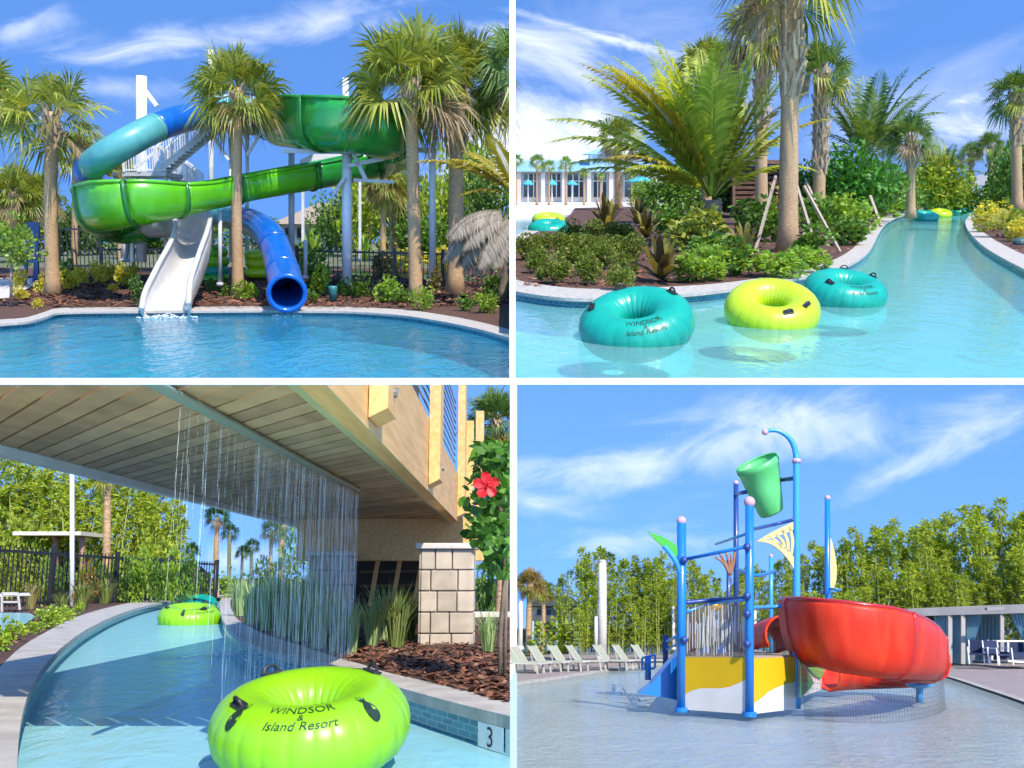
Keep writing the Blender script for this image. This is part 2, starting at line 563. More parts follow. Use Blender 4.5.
def grass_mb(seed, n=90, h=1.0, spread=0.55, bw=0.016):
    rng = random.Random(seed); mb = MB()
    for _ in range(n):
        a = rng.uniform(0, 6.28); r = rng.uniform(0, 0.16)
        b = V((r * math.cos(a), r * math.sin(a), 0)); a2 = a + rng.uniform(-0.6, 0.6)
        out = V((math.cos(a2), math.sin(a2), 0)); s = V((-out.y, out.x, 0)) * bw
        L = h * rng.uniform(0.6, 1.05); sp = spread * rng.uniform(0.15, 1.0)
        p1 = b + out * sp * 0.35 + V((0, 0, L * 0.6)); p2 = b + out * sp + V((0, 0, L * rng.uniform(0.75, 1.0)))
        mb.add([b - s, b + s, p1 + s * 0.8, p1 - s * 0.8, p2], [(0, 1, 2, 3), (3, 2, 4)])
    return mb


def rosette_mb(seed, n=26, bw=0.085):
    """bromeliad: stiff broad strap leaves"""
    rng = random.Random(seed); mb = MB()
    for i in range(n):
        a = i * 2.4 + rng.uniform(-0.2, 0.2); e = rad(78 - 62 * (i / n) + rng.uniform(-7, 7))
        d = V((math.cos(a) * math.cos(e), math.sin(a) * math.cos(e), math.sin(e)))
        s = V((-math.sin(a), math.cos(a), 0)) * bw * rng.uniform(0.8, 1.1); L = rng.uniform(0.8, 1.05)
        c = [V((0, 0, 0.02)) + d * L * t - V((0, 0, 1)) * L * 0.28 * t ** 3 for t in (0.0, 0.35, 0.7, 1.0)]
        mb.add([c[0] - s * .7, c[0] + s * .7, c[1] - s, c[1] + s, c[2] - s * .75, c[2] + s * .75, c[3]],
               [(0, 1, 3, 2), (2, 3, 5, 4), (4, 5, 6)])
    return mb


UM = {}


def unit(key, fn, mats):
    if key not in UM:
        UM[key] = fn().mesh(key.rstrip('0123456789').rstrip('_'), mats)
    return UM[key]


def sabal_mesh(k, mats=(SABAL, SABALY, DEADL), **kw):
    key = 'crown_%d%s' % (k, mats[0].name)
    if key not in UM: UM[key] = sabal_crown(k, **kw).mesh('crown', list(mats))
    return UM[key]


def bush_mesh(k, m, **kw):
    key = ('bush', k, m.name, str(kw))
    if key not in UM: UM[key] = bush_mb(k, **kw).mesh('foliage', [m])
    return UM[key]


def trunk_mb(p0, p1, w0, w1, rng, bend=0.0, n=10):
    pts = []; rs = []
    off = V((rng.uniform(-1, 1), rng.uniform(-.5, .5), 0)) * bend
    for i in range(n + 1):
        t = i / n
        pts.append(p0.lerp(p1, t) + off * math.sin(math.pi * t))
        fl = 1.0 + 0.45 * max(0, 1 - t * 9)
        rs.append((w0 + (w1 - w0) * t) * fl * rng.uniform(0.96, 1.04))
    return MB().tube(pts, rs, 14)


def boots_mb(p0, p1, r, rng, rows=10, per=7):
    """criss-cross leaf bases on the upper trunk"""
    mb = MB(); ax = (p1 - p0)
    for i in range(rows):
        for k in range(per):
            a = 2 * math.pi * (k + 0.5 * (i % 2)) / per + rng.uniform(-.1, .1)
            o = V((math.cos(a), math.sin(a), 0)); s = V((-o.y, o.x, 0))
            c = p0 + ax * ((i + rng.uniform(-.15, .15)) / rows); h = ax.length / rows * 1.9
            sl = rng.choice((-1, 1)) * rng.uniform(0.15, .45)
            w = r * 0.30; th = r * .22
            b = c + o * r * 0.85; t = c + o * r * (1.15 + .30 * rng.random()) + V((0, 0, h)) + s * sl * r * 2.2
            vs = [b - s * w, b + s * w, b + o * th + s * w * .8, b + o * th - s * w * .8,
                  t - s * w * .45, t + s * w * .45, t + o * th + s * w * .3, t + o * th - s * w * .3]
            mb.add(vs, [(0, 1, 5, 4), (3, 7, 6, 2), (0, 4, 7, 3), (1, 2, 6, 5), (4, 5, 6, 7)])
    return mb


def sabal(P, label, bx, by, Y, tx, ty, crown, tw, seed, boots=0.0, mats=(SABAL, SABALY, DEADL), clip=False, group=None, name='sabal_palm', cz=0.0, bend=0.1, nl=48, lo=-50, stake=None):
    """palm standing at pixel (bx,by) at distance Y, trunk top (tx,ty), crown radius / trunk width in pixels"""
    s = Y / F; rng = random.Random(seed)
    p0 = P.at(bx, by, Y); p1 = P.at(tx, ty, Y)
    t = thing(P, name, label, 'palm tree', p0, group)
    trunk_mb(p0 - V((0, 0, 4 * s)), p1, tw * s / 2 * 1.05, tw * s / 2 * 0.9, rng, bend).part('trunk', TRUNK, t, True, clip)
    if boots:
        boots_mb(p1.lerp(p0, boots), p1 + V((0, 0, 2 * s)), tw * s / 2, rng, max(5, int(boots * 24))).part('leaf_bases', BOOT, t, False, clip)
    if clip:
        mb = sabal_crown(seed, nl=nl, lo=lo)
        r = crown * s; a = rng.uniform(0, 6.28); R3 = Matrix.Rotation(a, 3, 'Z')
        mb.v = [R3 @ q * r + p1 + V((0, 0, cz * s)) for q in mb.v]
        mb.part('crown', list(mats), t, False, True)
    else:
        child(sabal_mesh(seed % 5 + 1, mats, nl=nl, lo=lo), 'crown', t, p1 - p0 + V((0, 0, cz * s)), (0, 0, rng.uniform(0, 6.28)), crown * s)
    return t


def shrub(P, name, label, x, y, Y, w, h, m, seed, cat='shrub', group=None, n=420, ls=0.13, stem=False, clumps=9, base=None):
    """leafy shrub, base centre at pixel (x,y), width / height in pixels"""
    s = Y / F; b = base if base is not None else P.at(x, y, Y)
    me = bush_mesh(seed % 6, m, n=n, ls=ls * 1.3, clumps=clumps)
    o = bpy.data.objects.new(name, me); COL.objects.link(o)
    o.location = P.M @ b
    o.rotation_euler = P.eul
    o.scale = (w * s * .6, w * s * .6, h * s * 1.1)
    o.rotation_mode = 'QUATERNION'
    o.rotation_quaternion = (P.M @ Matrix.Rotation(seed * 1.3, 3, 'Z')).to_quaternion()
    BASE[o.name] = (P, b)
    return props(o, label, cat, group)


def tuft(P, name, label, x, y, Y, w, h, m, seed, cat='grass tuft', group=None, fn=grass_mb, **kw):
    s = Y / F; b = P.at(x, y, Y)
    key = (fn.__name__, seed % 4, m.name, str(kw))
    if key not in UM: UM[key] = fn(seed % 4, **kw).mesh('blades', [m])
    o = bpy.data.objects.new(name, UM[key]); COL.objects.link(o)
    o.location = P.M @ b; o.rotation_mode = 'QUATERNION'
    o.rotation_quaternion = (P.M @ Matrix.Rotation(seed * 1.7, 3, 'Z')).to_quaternion()
    o.scale = (w * s, w * s, h * s)
    BASE[o.name] = (P, b)
    return props(o, label, cat, group)


def bamboo(P, label, x, y, Y, h, seed, group, m=BAMB, wide=1.0, name='bamboo_clump'):
    s = Y / F; b = P.at(x, y, Y); k = seed % 5
    for mm in (m,):
        if ('bam', k, mm.name) not in UM:
            st, lf = bamboo_mb(k)
            UM[('bam', k, mm.name)] = (st.mesh('stems', mat('bamboo_culm', (0.30, 0.32, 0.08), 0.5)), lf.mesh('foliage', mm))
    t = thing(P, name, label, 'bamboo', b, group)
    st, lf = UM[('bam', k, m.name)]
    rz = seed * 0.9; sx = h * s * wide
    child(st, 'stems', t, (0, 0, 0), (0, 0, rz), (sx, sx, h * s))
    child(lf, 'foliage', t, (0, 0, 0), (0, 0, rz), (sx, sx, h * s))
    return t


# ---------------------------------------------------------------- inflatable tubes
TR, Tr = 0.62, 0.38


def tpt(th, ps, k=1.0, flat=1.0):
    r = Tr * k
    return V(((TR + r * math.cos(ps)) * math.cos(th), (TR + r * math.cos(ps)) * math.sin(th), r * flat * math.sin(ps)))


def tube_body(seed):
    rng = random.Random(seed); mb = MB(); n, m = 260, 28
    ph = [rng.uniform(-.03, .03) for _ in range(n)]
    vs = []
    for i in range(n):
        th = 2 * math.pi * i / n
        for j in range(m):
            ps = 2 * math.pi * j / m
            w = max(0, math.cos(ps + 0.35)) ** 1.2
            pl = abs(math.sin(th * 13 + .25 * math.sin(th * 5))) ** 0.28
            wi = max(0, -math.cos(ps)) ** 1.5
            k = 1 - 0.085 * w * (1 - pl) - 0.05 * wi * (1 - abs(math.sin(th * 12)) ** .4)
            vs.append(tpt(th, ps, k))
    fs = [(i * m + j, ((i + 1) % n) * m + j, ((i + 1) % n) * m + (j + 1) % m, i * m + (j + 1) % m) for i in range(n) for j in range(m)]
    mb.add(vs, fs)
    return mb


def text_mb(txt, size, shear=0.0):
    cu = bpy.data.curves.new('lettering', 'FONT'); cu.body = txt; cu.size = size; cu.align_x = 'CENTER'; cu.shear = shear
    cu.resolution_u = 3
    o = bpy.data.objects.new('lettering', cu); COL.objects.link(o)
    dg = bpy.context.evaluated_depsgraph_get()
    me = bpy.data.meshes.new_from_object(o.evaluated_get(dg))
    mb = MB(); mb.add([v.co.copy() for v in me.vertices], [tuple(p.vertices) for p in me.polygons])
    bpy.data.objects.remove(o); bpy.data.curves.remove(cu); bpy.data.meshes.remove(me)
    return mb


def on_tube(mb, th0, ps0, up=1):
    """wrap flat lettering (x along the ring, y towards the hole) on the tube"""
    rr = TR + Tr * math.cos(ps0)
    mb.v = [tpt(th0 + up * p.x / rr, ps0 + up * p.y / Tr, 1.012) for p in mb.v]
    return mb


TUBE = {}
INK = mat('printed_ink', (0.01, 0.03, 0.015), 0.5)
RUBBER = mat('black_rubber', (0.02, 0.02, 0.022), 0.5)


def text_parts():
    if 'text' in TUBE: return
    TUBE['body'] = tube_body(1)
    lines = []
    for txt, sz, dy, sh in (('WINDSOR', 0.155, 0.085, 0), ('&', 0.10, 0.0, 0.2), ('Island Resort', 0.125, -0.10, 0.25)):
        q = text_mb(txt, sz, sh)
        for p in q.v: p.y += dy
        lines.append(q)
    TUBE['text'] = lines
    # handle: pad + arched grip
    h = MB()
    pad = [(-.10, -.055), (.10, -.055), (.12, 0), (.10, .055), (-.10, .055), (-.12, 0)]
    h.prism([V((x, y, 0.0)) for x, y in pad], (0, 0, 0.02))
    h.tube(catmull([V((-.085, 0, .01)), V((-.06, 0, .065)), V((0, 0, .085)), V((.06, 0, .065)), V((.085, 0, .01))], 4), 0.017, 6)
    TUBE['handle'] = h
    pi = MB()
    pi.poly([V((.045 * math.cos(a), -.02 + .075 * math.sin(a), 0)) for a in [k * math.pi / 8 for k in range(16)]])
    for a, l in ((-40, .06), (-18, .08), (0, .095), (18, .08), (40, .06)):
        d = V((math.sin(rad(a)), math.cos(rad(a)), 0)); s = V((d.y, -d.x, 0)) * .014
        pi.tri(V((0, .05, 0)) - s, V((0, .05, 0)) + s, V((0, .05, 0)) + d * l)
    for p in pi.v: p.x *= 1.5; p.y *= 1.6
    TUBE['pineapple'] = pi


def ring(P, label, cx, cy, width, colmat, H, tilt=(0, 0), spin=0.0, cat='inner tube', group='inflatable tubes floating on the rivers', printed=True, name='inflatable_tube', Y=None, handles=(0.35, 1.57, 2.8, 4.7), z=None, pine=True):
    """tube on the water: outline centre at pixel (cx,cy), outer width in pixels"""
    text_parts()
    c = P.at(cx, cy, Y) if Y else P.gnd(cx, cy, H)
    s = c.y / F * width / 2
    t = thing(P, name, label, cat, c, group)
    Rt = Matrix.Rotation(rad(tilt[1]), 3, 'Y') @ Matrix.Rotation(rad(tilt[0]), 3, 'X')

    def place(mb, nm, m, spin_=spin, smooth=False, parent=t):
        S = Matrix.Rotation(spin_, 3, 'Z')
        q = MB(); q.f = mb.f; q.m = mb.m
        q.v = [Rt @ (S @ p) * s + c for p in mb.v]
        return q.part(nm, m, parent, smooth, root=t)
    body = place(TUBE['body'], 'tube_body', colmat, smooth=True)
    if printed:
        for q in TUBE['text']:
            k = MB(); k.f = q.f; k.m = q.m; k.v = [p.copy() for p in q.v]
            on_tube(k, -math.pi / 2, rad(58)); place(k, 'lettering', INK)
        if pine:
            for th in (-0.72, -2.42, 0.9, 2.2):
                k = MB(); k.f = TUBE['pineapple'].f; k.m = TUBE['pineapple'].m; k.v = [p.copy() for p in TUBE['pineapple'].v]
                on_tube(k, th, rad(55)); place(k, 'pineapple_print', INK)
    for a in handles:
        k = MB(); k.f = TUBE['handle'].f; k.m = TUBE['handle'].m
        ps = rad(72); o = tpt(a, ps, 1.0); nrm = V((math.cos(a) * math.cos(ps), math.sin(a) * math.cos(ps), math.sin(ps)))
        tx = V((-math.sin(a), math.cos(a), 0)); ty = nrm.cross(tx)
        k.v = [o + tx * p.x + ty * p.y + nrm * p.z for p in TUBE['handle'].v]
        place(k, 'handle', RUBBER)
    return t


LIME = mat('lime_vinyl', (0.25, 0.56, 0.006), 0.34, (0.21, 0.49, 0.006), 3.0, coat=0.15, bump=.06, bscale=9)
YLIME = mat('yellow_lime_vinyl', (0.47, 0.64, 0.010), 0.34, (0.40, 0.58, 0.010), 1.0, coat=0.15, bump=.06, bscale=3)
TEAL = mat('teal_vinyl', (0.004, 0.36, 0.24), 0.33, (0.004, 0.30, 0.21), 2.0, coat=0.3)


# ---------------------------------------------------------------- ground pieces
def strip(mb, A, B):
    for i in range(len(A) - 1):
        mb.quad(A[i], A[i + 1], B[i + 1], B[i])


def chips(P, name, pts_fn, n, size, seed, mats):
    rng = random.Random(seed); mb = MB()
    for _ in range(n):
        p = pts_fn(rng)
        if p is None: continue
        a = rng.uniform(0, 6.28); L = size * rng.uniform(0.5, 1.5); w = L * rng.uniform(0.2, .4)
        d = V((math.cos(a), math.sin(a), rng.uniform(-.35, .45))) * L / 2; s = V((-math.sin(a), math.cos(a), rng.uniform(-.4, .4))) * w / 2
        mb.quad(p - d - s, p + d - s, p + d + s, p - d + s)
    return mb.obj(P, name, mats, kind='stuff', label='loose red brown bark chips lying over the planted bed', cat='mulch', clip=True)




def foam(P, name, centre, rx, ry, n, size, seed, hgt=.1):
    rng = random.Random(seed); mb = MB()
    for _ in range(n):
        a = rng.uniform(0, 6.28); r = rng.random() ** .8
        p = centre + V((math.cos(a) * r * rx, math.sin(a) * r * ry, .004 + hgt * rng.random() ** 3 * (1 - r)))
        q = size * rng.uniform(.3, 1.3); mb.ball(p, q, 5, 3, (1.6, 1.2, .5))
    return mb.obj(P, name, mat('foam_white', (.85, .88, .88), .4), label='white foam and droplets where water strikes the pool surface', cat='foam', kind='stuff', smooth=True, clip=True)


CHIP = leaf('bark_chip', (0.22, 0.085, 0.042), (0.07, 0.032, 0.02), 0.0, 0.9, c3=(0.36, 0.20, 0.12))

# ================================================================ splash pad (lower right)
P = P4
PADM = mat('pad_floor', (0.54, 0.57, 0.53), 0.75, (0.38, 0.40, 0.38), 2.2, bump=0.15, bscale=60)
DECK4 = brickmat('deck_pavers', (0.40, 0.31, 0.27), (0.34, 0.27, 0.25), (0.22, 0.18, 0.17), 4.0, 0.5, 0.25, 0.02, 0.8)
MB().quad(V((-0.2, 2.5, -P.H - .05)), V((60, 2.5, -P.H - .05)), V((60, 60, -P.H - .05)), V((-3, 60, -P.H - .05))).obj(P, 'pad_floor', PADM, kind='structure', clip=True)
W4 = water('pad_water', (0.93, 0.95, 0.95), 12.0, 1.0, 0.03, 0.65, (0.66, 0.74, 0.68), 0.38, stretch=(1, 0.6, 1))
MB().quad(V((-0.2, 2.5, -P.H)), V((60, 2.5, -P.H)), V((60, 40, -P.H)), V((-3, 40, -P.H))).obj(P, 'pool_water', W4, kind='structure', clip=True)
edge = catmull([P.gnd(x, y, .02) for x, y in ((490, 687), (517, 682), (560, 676), (620, 667), (670, 662), (730, 660), (800, 660.5), (860, 664), (930, 673), (985, 689), (1060, 716), (1150, 760))], 6)
back = [V((p.x * 0 + (-1 + 26 * i / (len(edge) - 1)), 34, p.z)) for i, p in enumerate(edge)]
mb = MB(); strip(mb, edge, back); mb.obj(P, 'pavement', DECK4, kind='structure', clip=True)
mb = MB(); inner = [p + V((0, -0.18 - 0.012 * p.y, 0.004)) for p in edge]
strip(mb, [p + V((0, 0, .004)) for p in edge], inner); strip(mb, inner, [p - V((0, 0, .08)) for p in inner])
mb.obj(P, 'pool_edge', CONC, kind='structure', clip=True)
# wide ground to the horizon
MB().quad(V((-0.3, 33, -P.H - .1)), V((1500, 33, -P.H - .1)), V((1500, 2500, -P.H - .1)), V((-30, 2500, -P.H - .1))).obj(P, 'ground', mat('far_grass', (0.07, 0.10, 0.03), 0.9, (0.12, 0.12, 0.05), 0.4), kind='structure', clip=True)

BLUE = mat('blue_paint', (0.015, 0.20, 0.62), 0.3, (0.012, 0.17, 0.54), 2, coat=0.3)
LBLUE = mat('sky_blue_paint', (0.05, 0.33, 0.70), 0.3, coat=0.3)
DBLUE = mat('navy_paint', (0.02, 0.06, 0.24), 0.35, coat=0.2)
PINK = mat('pink_caps', (0.62, 0.36, 0.42), 0.4)
YEL = mat('yellow_panel', (0.80, 0.50, 0.012), 0.35, (0.70, 0.43, 0.012), 2, coat=0.2)
CREAM = mat('cream_panel', (0.68, 0.53, 0.20), 0.45)
RED = mat('red_slide', (0.64, 0.022, 0.004), 0.5, (0.76, 0.06, 0.018), 3.0, spec=.3, coat=0.06, stretch=(3, 3, 0.5), lo=.4, hi=.7)
BUCK = mat('green_bucket', (0.10, 0.50, 0.13), 0.4, (0.13, 0.58, 0.19), 3)
GRN = mat('green_panel', (0.07, 0.46, 0.10), 0.4)
play = thing(P, 'play_structure', 'water play structure with blue posts, tipping green bucket and red slide on the splash pad', 'water playground', P.gnd(745, 706))


def Yr(row): return P4.H * 1000 / (row - 628)
def fr(Y): return 628 + P4.H * 1000 / Y


def post(x, top, base, w, Y, m=BLUE, cap=True, capr=1.1):
    s = Y / F; a = P.at(x, base, Y); b = P.at(x, top, Y)
    mb = MB().tube([a, a.lerp(b, .5), b], w * s / 2, 14); o = mb.part('post', m, play, True)
    mb = MB().tube([a + V((0, 0, -.02)), a + V((0, 0, .02))], w * s * .8, 14); k = child(mb.mesh('base_collar', m, P, BASE[play.name][1]), 'base_collar', o)
    if cap:
        k = child(MB().ball(b, w * s / 2 * capr).mesh('post_cap', PINK, P, BASE[play.name][1], True), 'post_cap', o)
    return a, b


YA, YB, YC, YD, YE = 9.2, 8.7, 9.3, Yr(688), 11.5
post(681.5, 521, fr(YA), 9, YA); post(749.5, 502, fr(YB), 8.5, YB, capr=1.35); post(827.5, 498, 688, 5.5, YD)
post(736, 483, 656, 5, YE, DBLUE); post(728.5, 560, 656, 4, YE + .5, DBLUE, False); post(771, 556, 656, 4, YE, LBLUE)
# tall hooped post
s = YC / F
pts = [P.at(796.5, fr(YC), YC), P.at(796.5, 580, YC), P.at(796.5, 470, YC)] + [P.at(x, y, YC) for x, y in ((796, 455), (793, 444), (787, 436), (778, 431), (770, 430.5), (765, 432))]
sm = catmull(pts, 5)
MB().tube(sm, lerp_list([4.0 * s, 3.7 * s, 3.4 * s, 3.2 * s, 3 * s, 2.6 * s, 2.2 * s, 2 * s, 1.9 * s], len(sm)), 12).part('hooped_post', LBLUE, play, True)
MB().ball(P.at(765, 432, YC), 3.4 * s).part('post_cap', PINK, play, True)
MB().tube([P.at(796.5, 463, YC), P.at(796.5, 459, YC)], 4.4 * s, 12).part('collar', PINK, play, True)


def pipe(name, pts, r, m=BLUE, n=8):
    """pts: (px, py, Y)"""
    q = [P.at(*p) for p in pts]
    q = catmull(q, 5) if len(q) > 2 else q
    return MB().tube(q, r, n).part(name, m, play, True)


pipe('cross_pipe', [(682, 560, YA), (749, 546, YB)], .016)
pipe('cross_pipe', [(716, 544, YE), (749, 533, YB)], .014, LBLUE)
pipe('cross_pipe', [(749, 530, YB), (772, 525, 9.3), (796, 519, YC)], .016, DBLUE)
pipe('rail', [(682, 603, YA), (715, 600, 9.2), (749, 598, YB)], .02, DBLUE)
pipe('rail', [(686, 612, YA), (715, 603, 9.2), (745, 600, YB)], .012, LBLUE)
pipe('hoop_rail', [(737, 569, 10.5), (748, 574, 10.1), (760, 575, 10.2), (775, 571, 10.8)], .018, BLUE)
pipe('rail', [(749, 608, YB), (772, 607, 9.4), (796, 604, YC)], .018, LBLUE)
pipe('rail', [(796, 612, YC), (812, 611, 11.5), (828, 609, YD)], .016, LBLUE)
for x, y in ((684, 560), (747, 547), (684, 640), (747, 596), (747, 614), (747, 644)):
    Y = YA if x < 700 else YB
    MB().ball(P.at(x, y, Y - .05), .035, 8, 6).part('bolt', DBLUE, play, True)
# tipping bucket
YK = 9.6
a = P.at(757, 462, YK); b = P.at(771.5, 512, YK); ax = (b - a); sK = YK / F
mb = MB(); n = 28
xd = P.at(777, 453, YK) - P.at(737.5, 472, YK); xd = xd.normalized(); yd = ax.normalized().cross(xd).normalized()
rings = [(0.0, 21.0), (0.02, 22), (.09, 22), (.12, 20.6), (.5, 17), (.97, 12.2), (1.0, 11.2)]
vs = []
for t, r in rings:
    vs += [a + ax * t + (xd * math.cos(2 * math.pi * k / n) + (yd * 1.0 + ax.normalized() * .26) * math.sin(2 * math.pi * k / n)) * r * sK for k in range(n)]
fs = [(i * n + k, i * n + (k + 1) % n, (i + 1) * n + (k + 1) % n, (i + 1) * n + k) for i in range(len(rings) - 1) for k in range(n)]
fs.append(tuple((len(rings) - 1) * n + k for k in range(n)))
mb.add(vs, fs); bk = mb.part('bucket', BUCK, play, True, label='tilted green tipping bucket'); solidify(bk, .02)
pipe('bucket_arm', [(736, 494, YE), (746, 492, YK)], .02, DBLUE)
pipe('bucket_arm', [(781, 480, YK), (797, 478, YC)], .02, DBLUE)


def flat(name, pts, Y, th, m, holes=None, label=None, dY=0.0):
    """board cut to an outline of pixels standing at distance Y (Y may be a function of px)"""
    yf = Y if callable(Y) else (lambda x: Y)
    mb = MB(); mb.prism([P.at(x, y, yf(x)) for x, y in pts], (0, th, 0))
    return mb.part(name, m, play, label=label)


# cream filigree fan: ribs and rim
def ribs(name, centre, ends, Y, m, r0, r1):
    mb = MB()
    for e in ends:
        p, q = P.at(*centre, Y), P.at(*e, Y)
        mid = p.lerp(q, .5)
        mb.beam(p, q, r0, .02, (0, 1, 0))
    return mb.part(name, m, play)


YF = 9.0
def arcband(name, outer, inner, Y, m, th=.025):
    o = catmull([P.at(x, y, Y) for x, y in outer], 6); i = catmull([P.at(x, y, Y) for x, y in inner], 6)
    mb = MB(); strip(mb, o, i); ob = mb.part(name, m, play); solidify(ob, th); return ob


fan = arcband('fan_panel', [(757, 541), (772, 532), (793, 522)], [(757, 542), (775, 537), (793, 530)], YF, CREAM)
arcband('fan_panel', [(757, 541), (770, 544), (780, 551), (788, 560), (793.5, 569)], [(758, 541), (772, 540), (783, 546), (790, 552), (793.5, 557)], YF, CREAM)
for q in (((768, 536), (781, 548)), ((775, 534), (785, 549)), ((782, 530), (788, 552)), ((789, 527), (791.5, 554))):
    a, b = q; arcband('fan_rib', [(a[0] - 1.6, a[1]), (.5 * (a[0] + b[0]) + .5, .5 * (a[1] + b[1]) - 1), (b[0] - 1.2, b[1])], [(a[0] + 1.6, a[1]), (.5 * (a[0] + b[0]) + 3.5, .5 * (a[1] + b[1]) - 1), (b[0] + 1.2, b[1])], YF, CREAM)
flat('sail_panel', [(829.5, 536), (832, 541), (835, 553), (837, 568), (836.5, 580), (834, 588), (829.5, 588)], YD + .02, .03, CREAM)
pipe('sail_ring', [(829, 588, YD), (836, 589, YD - .2), (841, 590, YD), (836, 591.5, YD + .2), (829, 591, YD)], .01, LBLUE, 6)
# green leaf spray with its curved rib
LEAFP = mat('leaf_panel_green', (0.06, 0.42, 0.03), 0.4)
arcband('leaf_panel', [(648, 532), (660, 536), (670, 541), (678, 548), (679, 556)], [(648, 532), (656, 541), (664, 548), (671, 553), (679, 557)], YA, LEAFP)
pipe('leaf_rib', [(664, 546, YA - .05), (670, 553, YA - .05), (676, 562, YA - .05), (680, 574, YA)], .024, LBLUE)
# coral spray
CORAL = mat('coral_paint', (0.30, 0.14, 0.07), 0.5)
mb = MB()
for e in ((715, 557), (719, 553), (726, 552), (731, 554), (735, 552)):
    mb.tube(catmull([P.at(730, 575, YE - .2), P.at((730 + e[0]) / 2 + 1, 563, YE - .2), P.at(e[0], e[1], YE - .2)], 4), [.02, .019, .018, .017, .016, .015, .014, .012, .010], 6)
mb.part('coral_spray', CORAL, play, True)
MB().ball(P.at(714, 607, 9.6), .05, 10, 6).part('spray_head', YEL, play, True)
pipe('spray_head', [(706, 607, 9.6), (723, 607, 9.6)], .018, YEL, 6)
# base box with wave
def Yf(x): return YA + (YB - YA) * (x - 684) / (749 - 684) if x < 749 else YB + (YC - YB) * (x - 749) / (796 - 749)
def wavepanel(xs, top, wave, bot, side):
    up = [P.at(x, y, Yf(x)) for x, y in zip(xs, top)]; mid = [P.at(x, y, Yf(x)) for x, y in zip(xs, wave)]; lo = [P.at(x, y, Yf(x)) for x, y in zip(xs, bot)]
    a = MB(); strip(a, up, mid); o = a.part('yellow_panel', YEL, play); solidify(o, .03)
    b = MB(); strip(b, mid, lo); o = b.part('wave_panel', WHITE, play); solidify(o, .03)
xs = [683, 692, 700, 710, 720, 730, 740, 748]
wavepanel(xs, [657.5] * 8, [696, 691, 688.5, 688, 688.5, 687, 683, 679], [fr(Yf(x)) for x in xs], 0)
xs = [751, 760, 768, 776, 784, 792, 796]
wavepanel(xs, [658.5, 658.5, 658, 657.5, 657.5, 657, 657], [704, 698, 691, 687, 684, 682, 681], [fr(Yf(x)) for x in xs], 0)
mb = MB()
mb.poly([P.at(683, 658, YA), P.at(749, 658, YB), P.at(796, 657, YC), P.at(760, 652, 12.5), P.at(690, 652, 12.6)])
o = mb.part('platform', mat('platform_grey', (0.35, 0.28, 0.2), 0.7), play); solidify(o, .03)
# white panel with green discs between posts C and D
yq = lambda x: YC + (YD - YC) * (x - 800) / 27
flat('white_panel', [(799, 659), (826, 661), (826, 688), (799, 698)], yq, .02, WHITE)
flat('green_panel', [(802, 660), (825.5, 661), (825, 671), (821, 679), (815, 676), (808, 668)], lambda x: yq(x) - .4, .01, GRN)
flat('green_panel', [(800, 662), (805, 667), (811, 676), (814, 683), (810, 689), (800, 697)], lambda x: yq(x) - .4, .01, mat('deep_green_panel', (0.02, 0.26, 0.08), 0.4))
# blue fins behind the curtain, red spout
for x in (706, 721):
    flat('fin', [(x - 8, 656), (x - 2, 646), (x + 3, 645), (x + 7, 656)], 10.6, .03, BLUE)
pipe('red_pipe', [(692, 652, 11.0), (692, 616, 11.0)], .035, RED)
# open mesh screen
NET = streaks('screen_net', (0.30, 0.22, 0.16), 0.72)
mb = MB(); mb.quad(P.at(686, 606, YA + .1), P.at(746, 604, YB + .1), P.at(746, 658, YB + .1), P.at(686, 657, YA + .1)); mb.part('mesh_screen', NET, play)
mb = MB(); rng = random.Random(5)
for k in range(70):
    x = rng.uniform(687, 745); Y = Yf(x) + .05; y0 = rng.uniform(603, 625)
    mb.tube([P.at(x, y0, Y), P.at(x + rng.uniform(-1, 1), y0 + rng.uniform(15, 40), Y)], .0025, 4, False)
mb.part('falling_water', streaks('falling_water', (0.9, 0.93, 0.95), 0.4), play)
# blue ramp
flat('ramp', [(640, 694), (652, 684), (662, 672), (672, 660), (681, 651), (683, 651), (683, 702), (668, 698)], YA + .25, .25, BLUE)
pipe('stair_post', [(665.5, 666, 11.4), (665.5, 635, 11.4)], .03, DBLUE); pipe('stair_rail', [(666, 642, 11.4), (681, 634, 10.2)], .016, LBLUE); pipe('stair_rail', [(666, 650, 11.4), (681, 642, 10.2)], .012, LBLUE)
# red flume
path = catmull([P.at(x, y, Y) for x, y, Y in ((801, 631, 9.6), (812, 632, 9.2), (826, 634, 8.9), (845, 638, 8.75), (876, 643, 8.75), (903, 648, 9.1), (922, 653, 9.7), (932, 658, 10.5))], 8)
H0 = lerp_list([31, 32, 32, 32, 31, 29, 26, 23], len(path))
PR = [(.62, 1.0), (.68, .86), (.66, .5), (.62, 0), (.52, -.45), (.35, -.78), (.1, -.95), (-.25, -.95), (-.55, -.75), (-.8, -.4), (-.9, 0), (-.9, .25)]
s9 = 9.2 / F
def flume(i): return [(a * H0[i] * s9, b * H0[i] * s9) for a, b in PR]
o = MB().sweep(path, flume).part('slide', RED, play, True, label='curved open red slide'); solidify(o, .025)
rim = [p for p in path]
def off(i, a, b):
    p = path[i]; t = (path[min(i + 1, len(path) - 1)] - path[max(i - 1, 0)]).normalized(); r = t.cross(V((0, 0, 1))).normalized(); u = r.cross(t)
    return p + r * a * H0[i] * s9 + u * b * H0[i] * s9
DRED = mat('red_flange', (0.42, 0.012, 0.01), 0.3, coat=0.3)
MB().tube([off(i, .63, 1.0) for i in range(len(path))], .022, 6).part('slide_rim', DRED, play, True)
for i in (7, 37, len(path) - 1):
    pr = [off(i, a * 1.05, b * 1.03) for a, b in PR]
    MB().tube(pr, .022, 6).part('slide_flange', DRED, play, True)
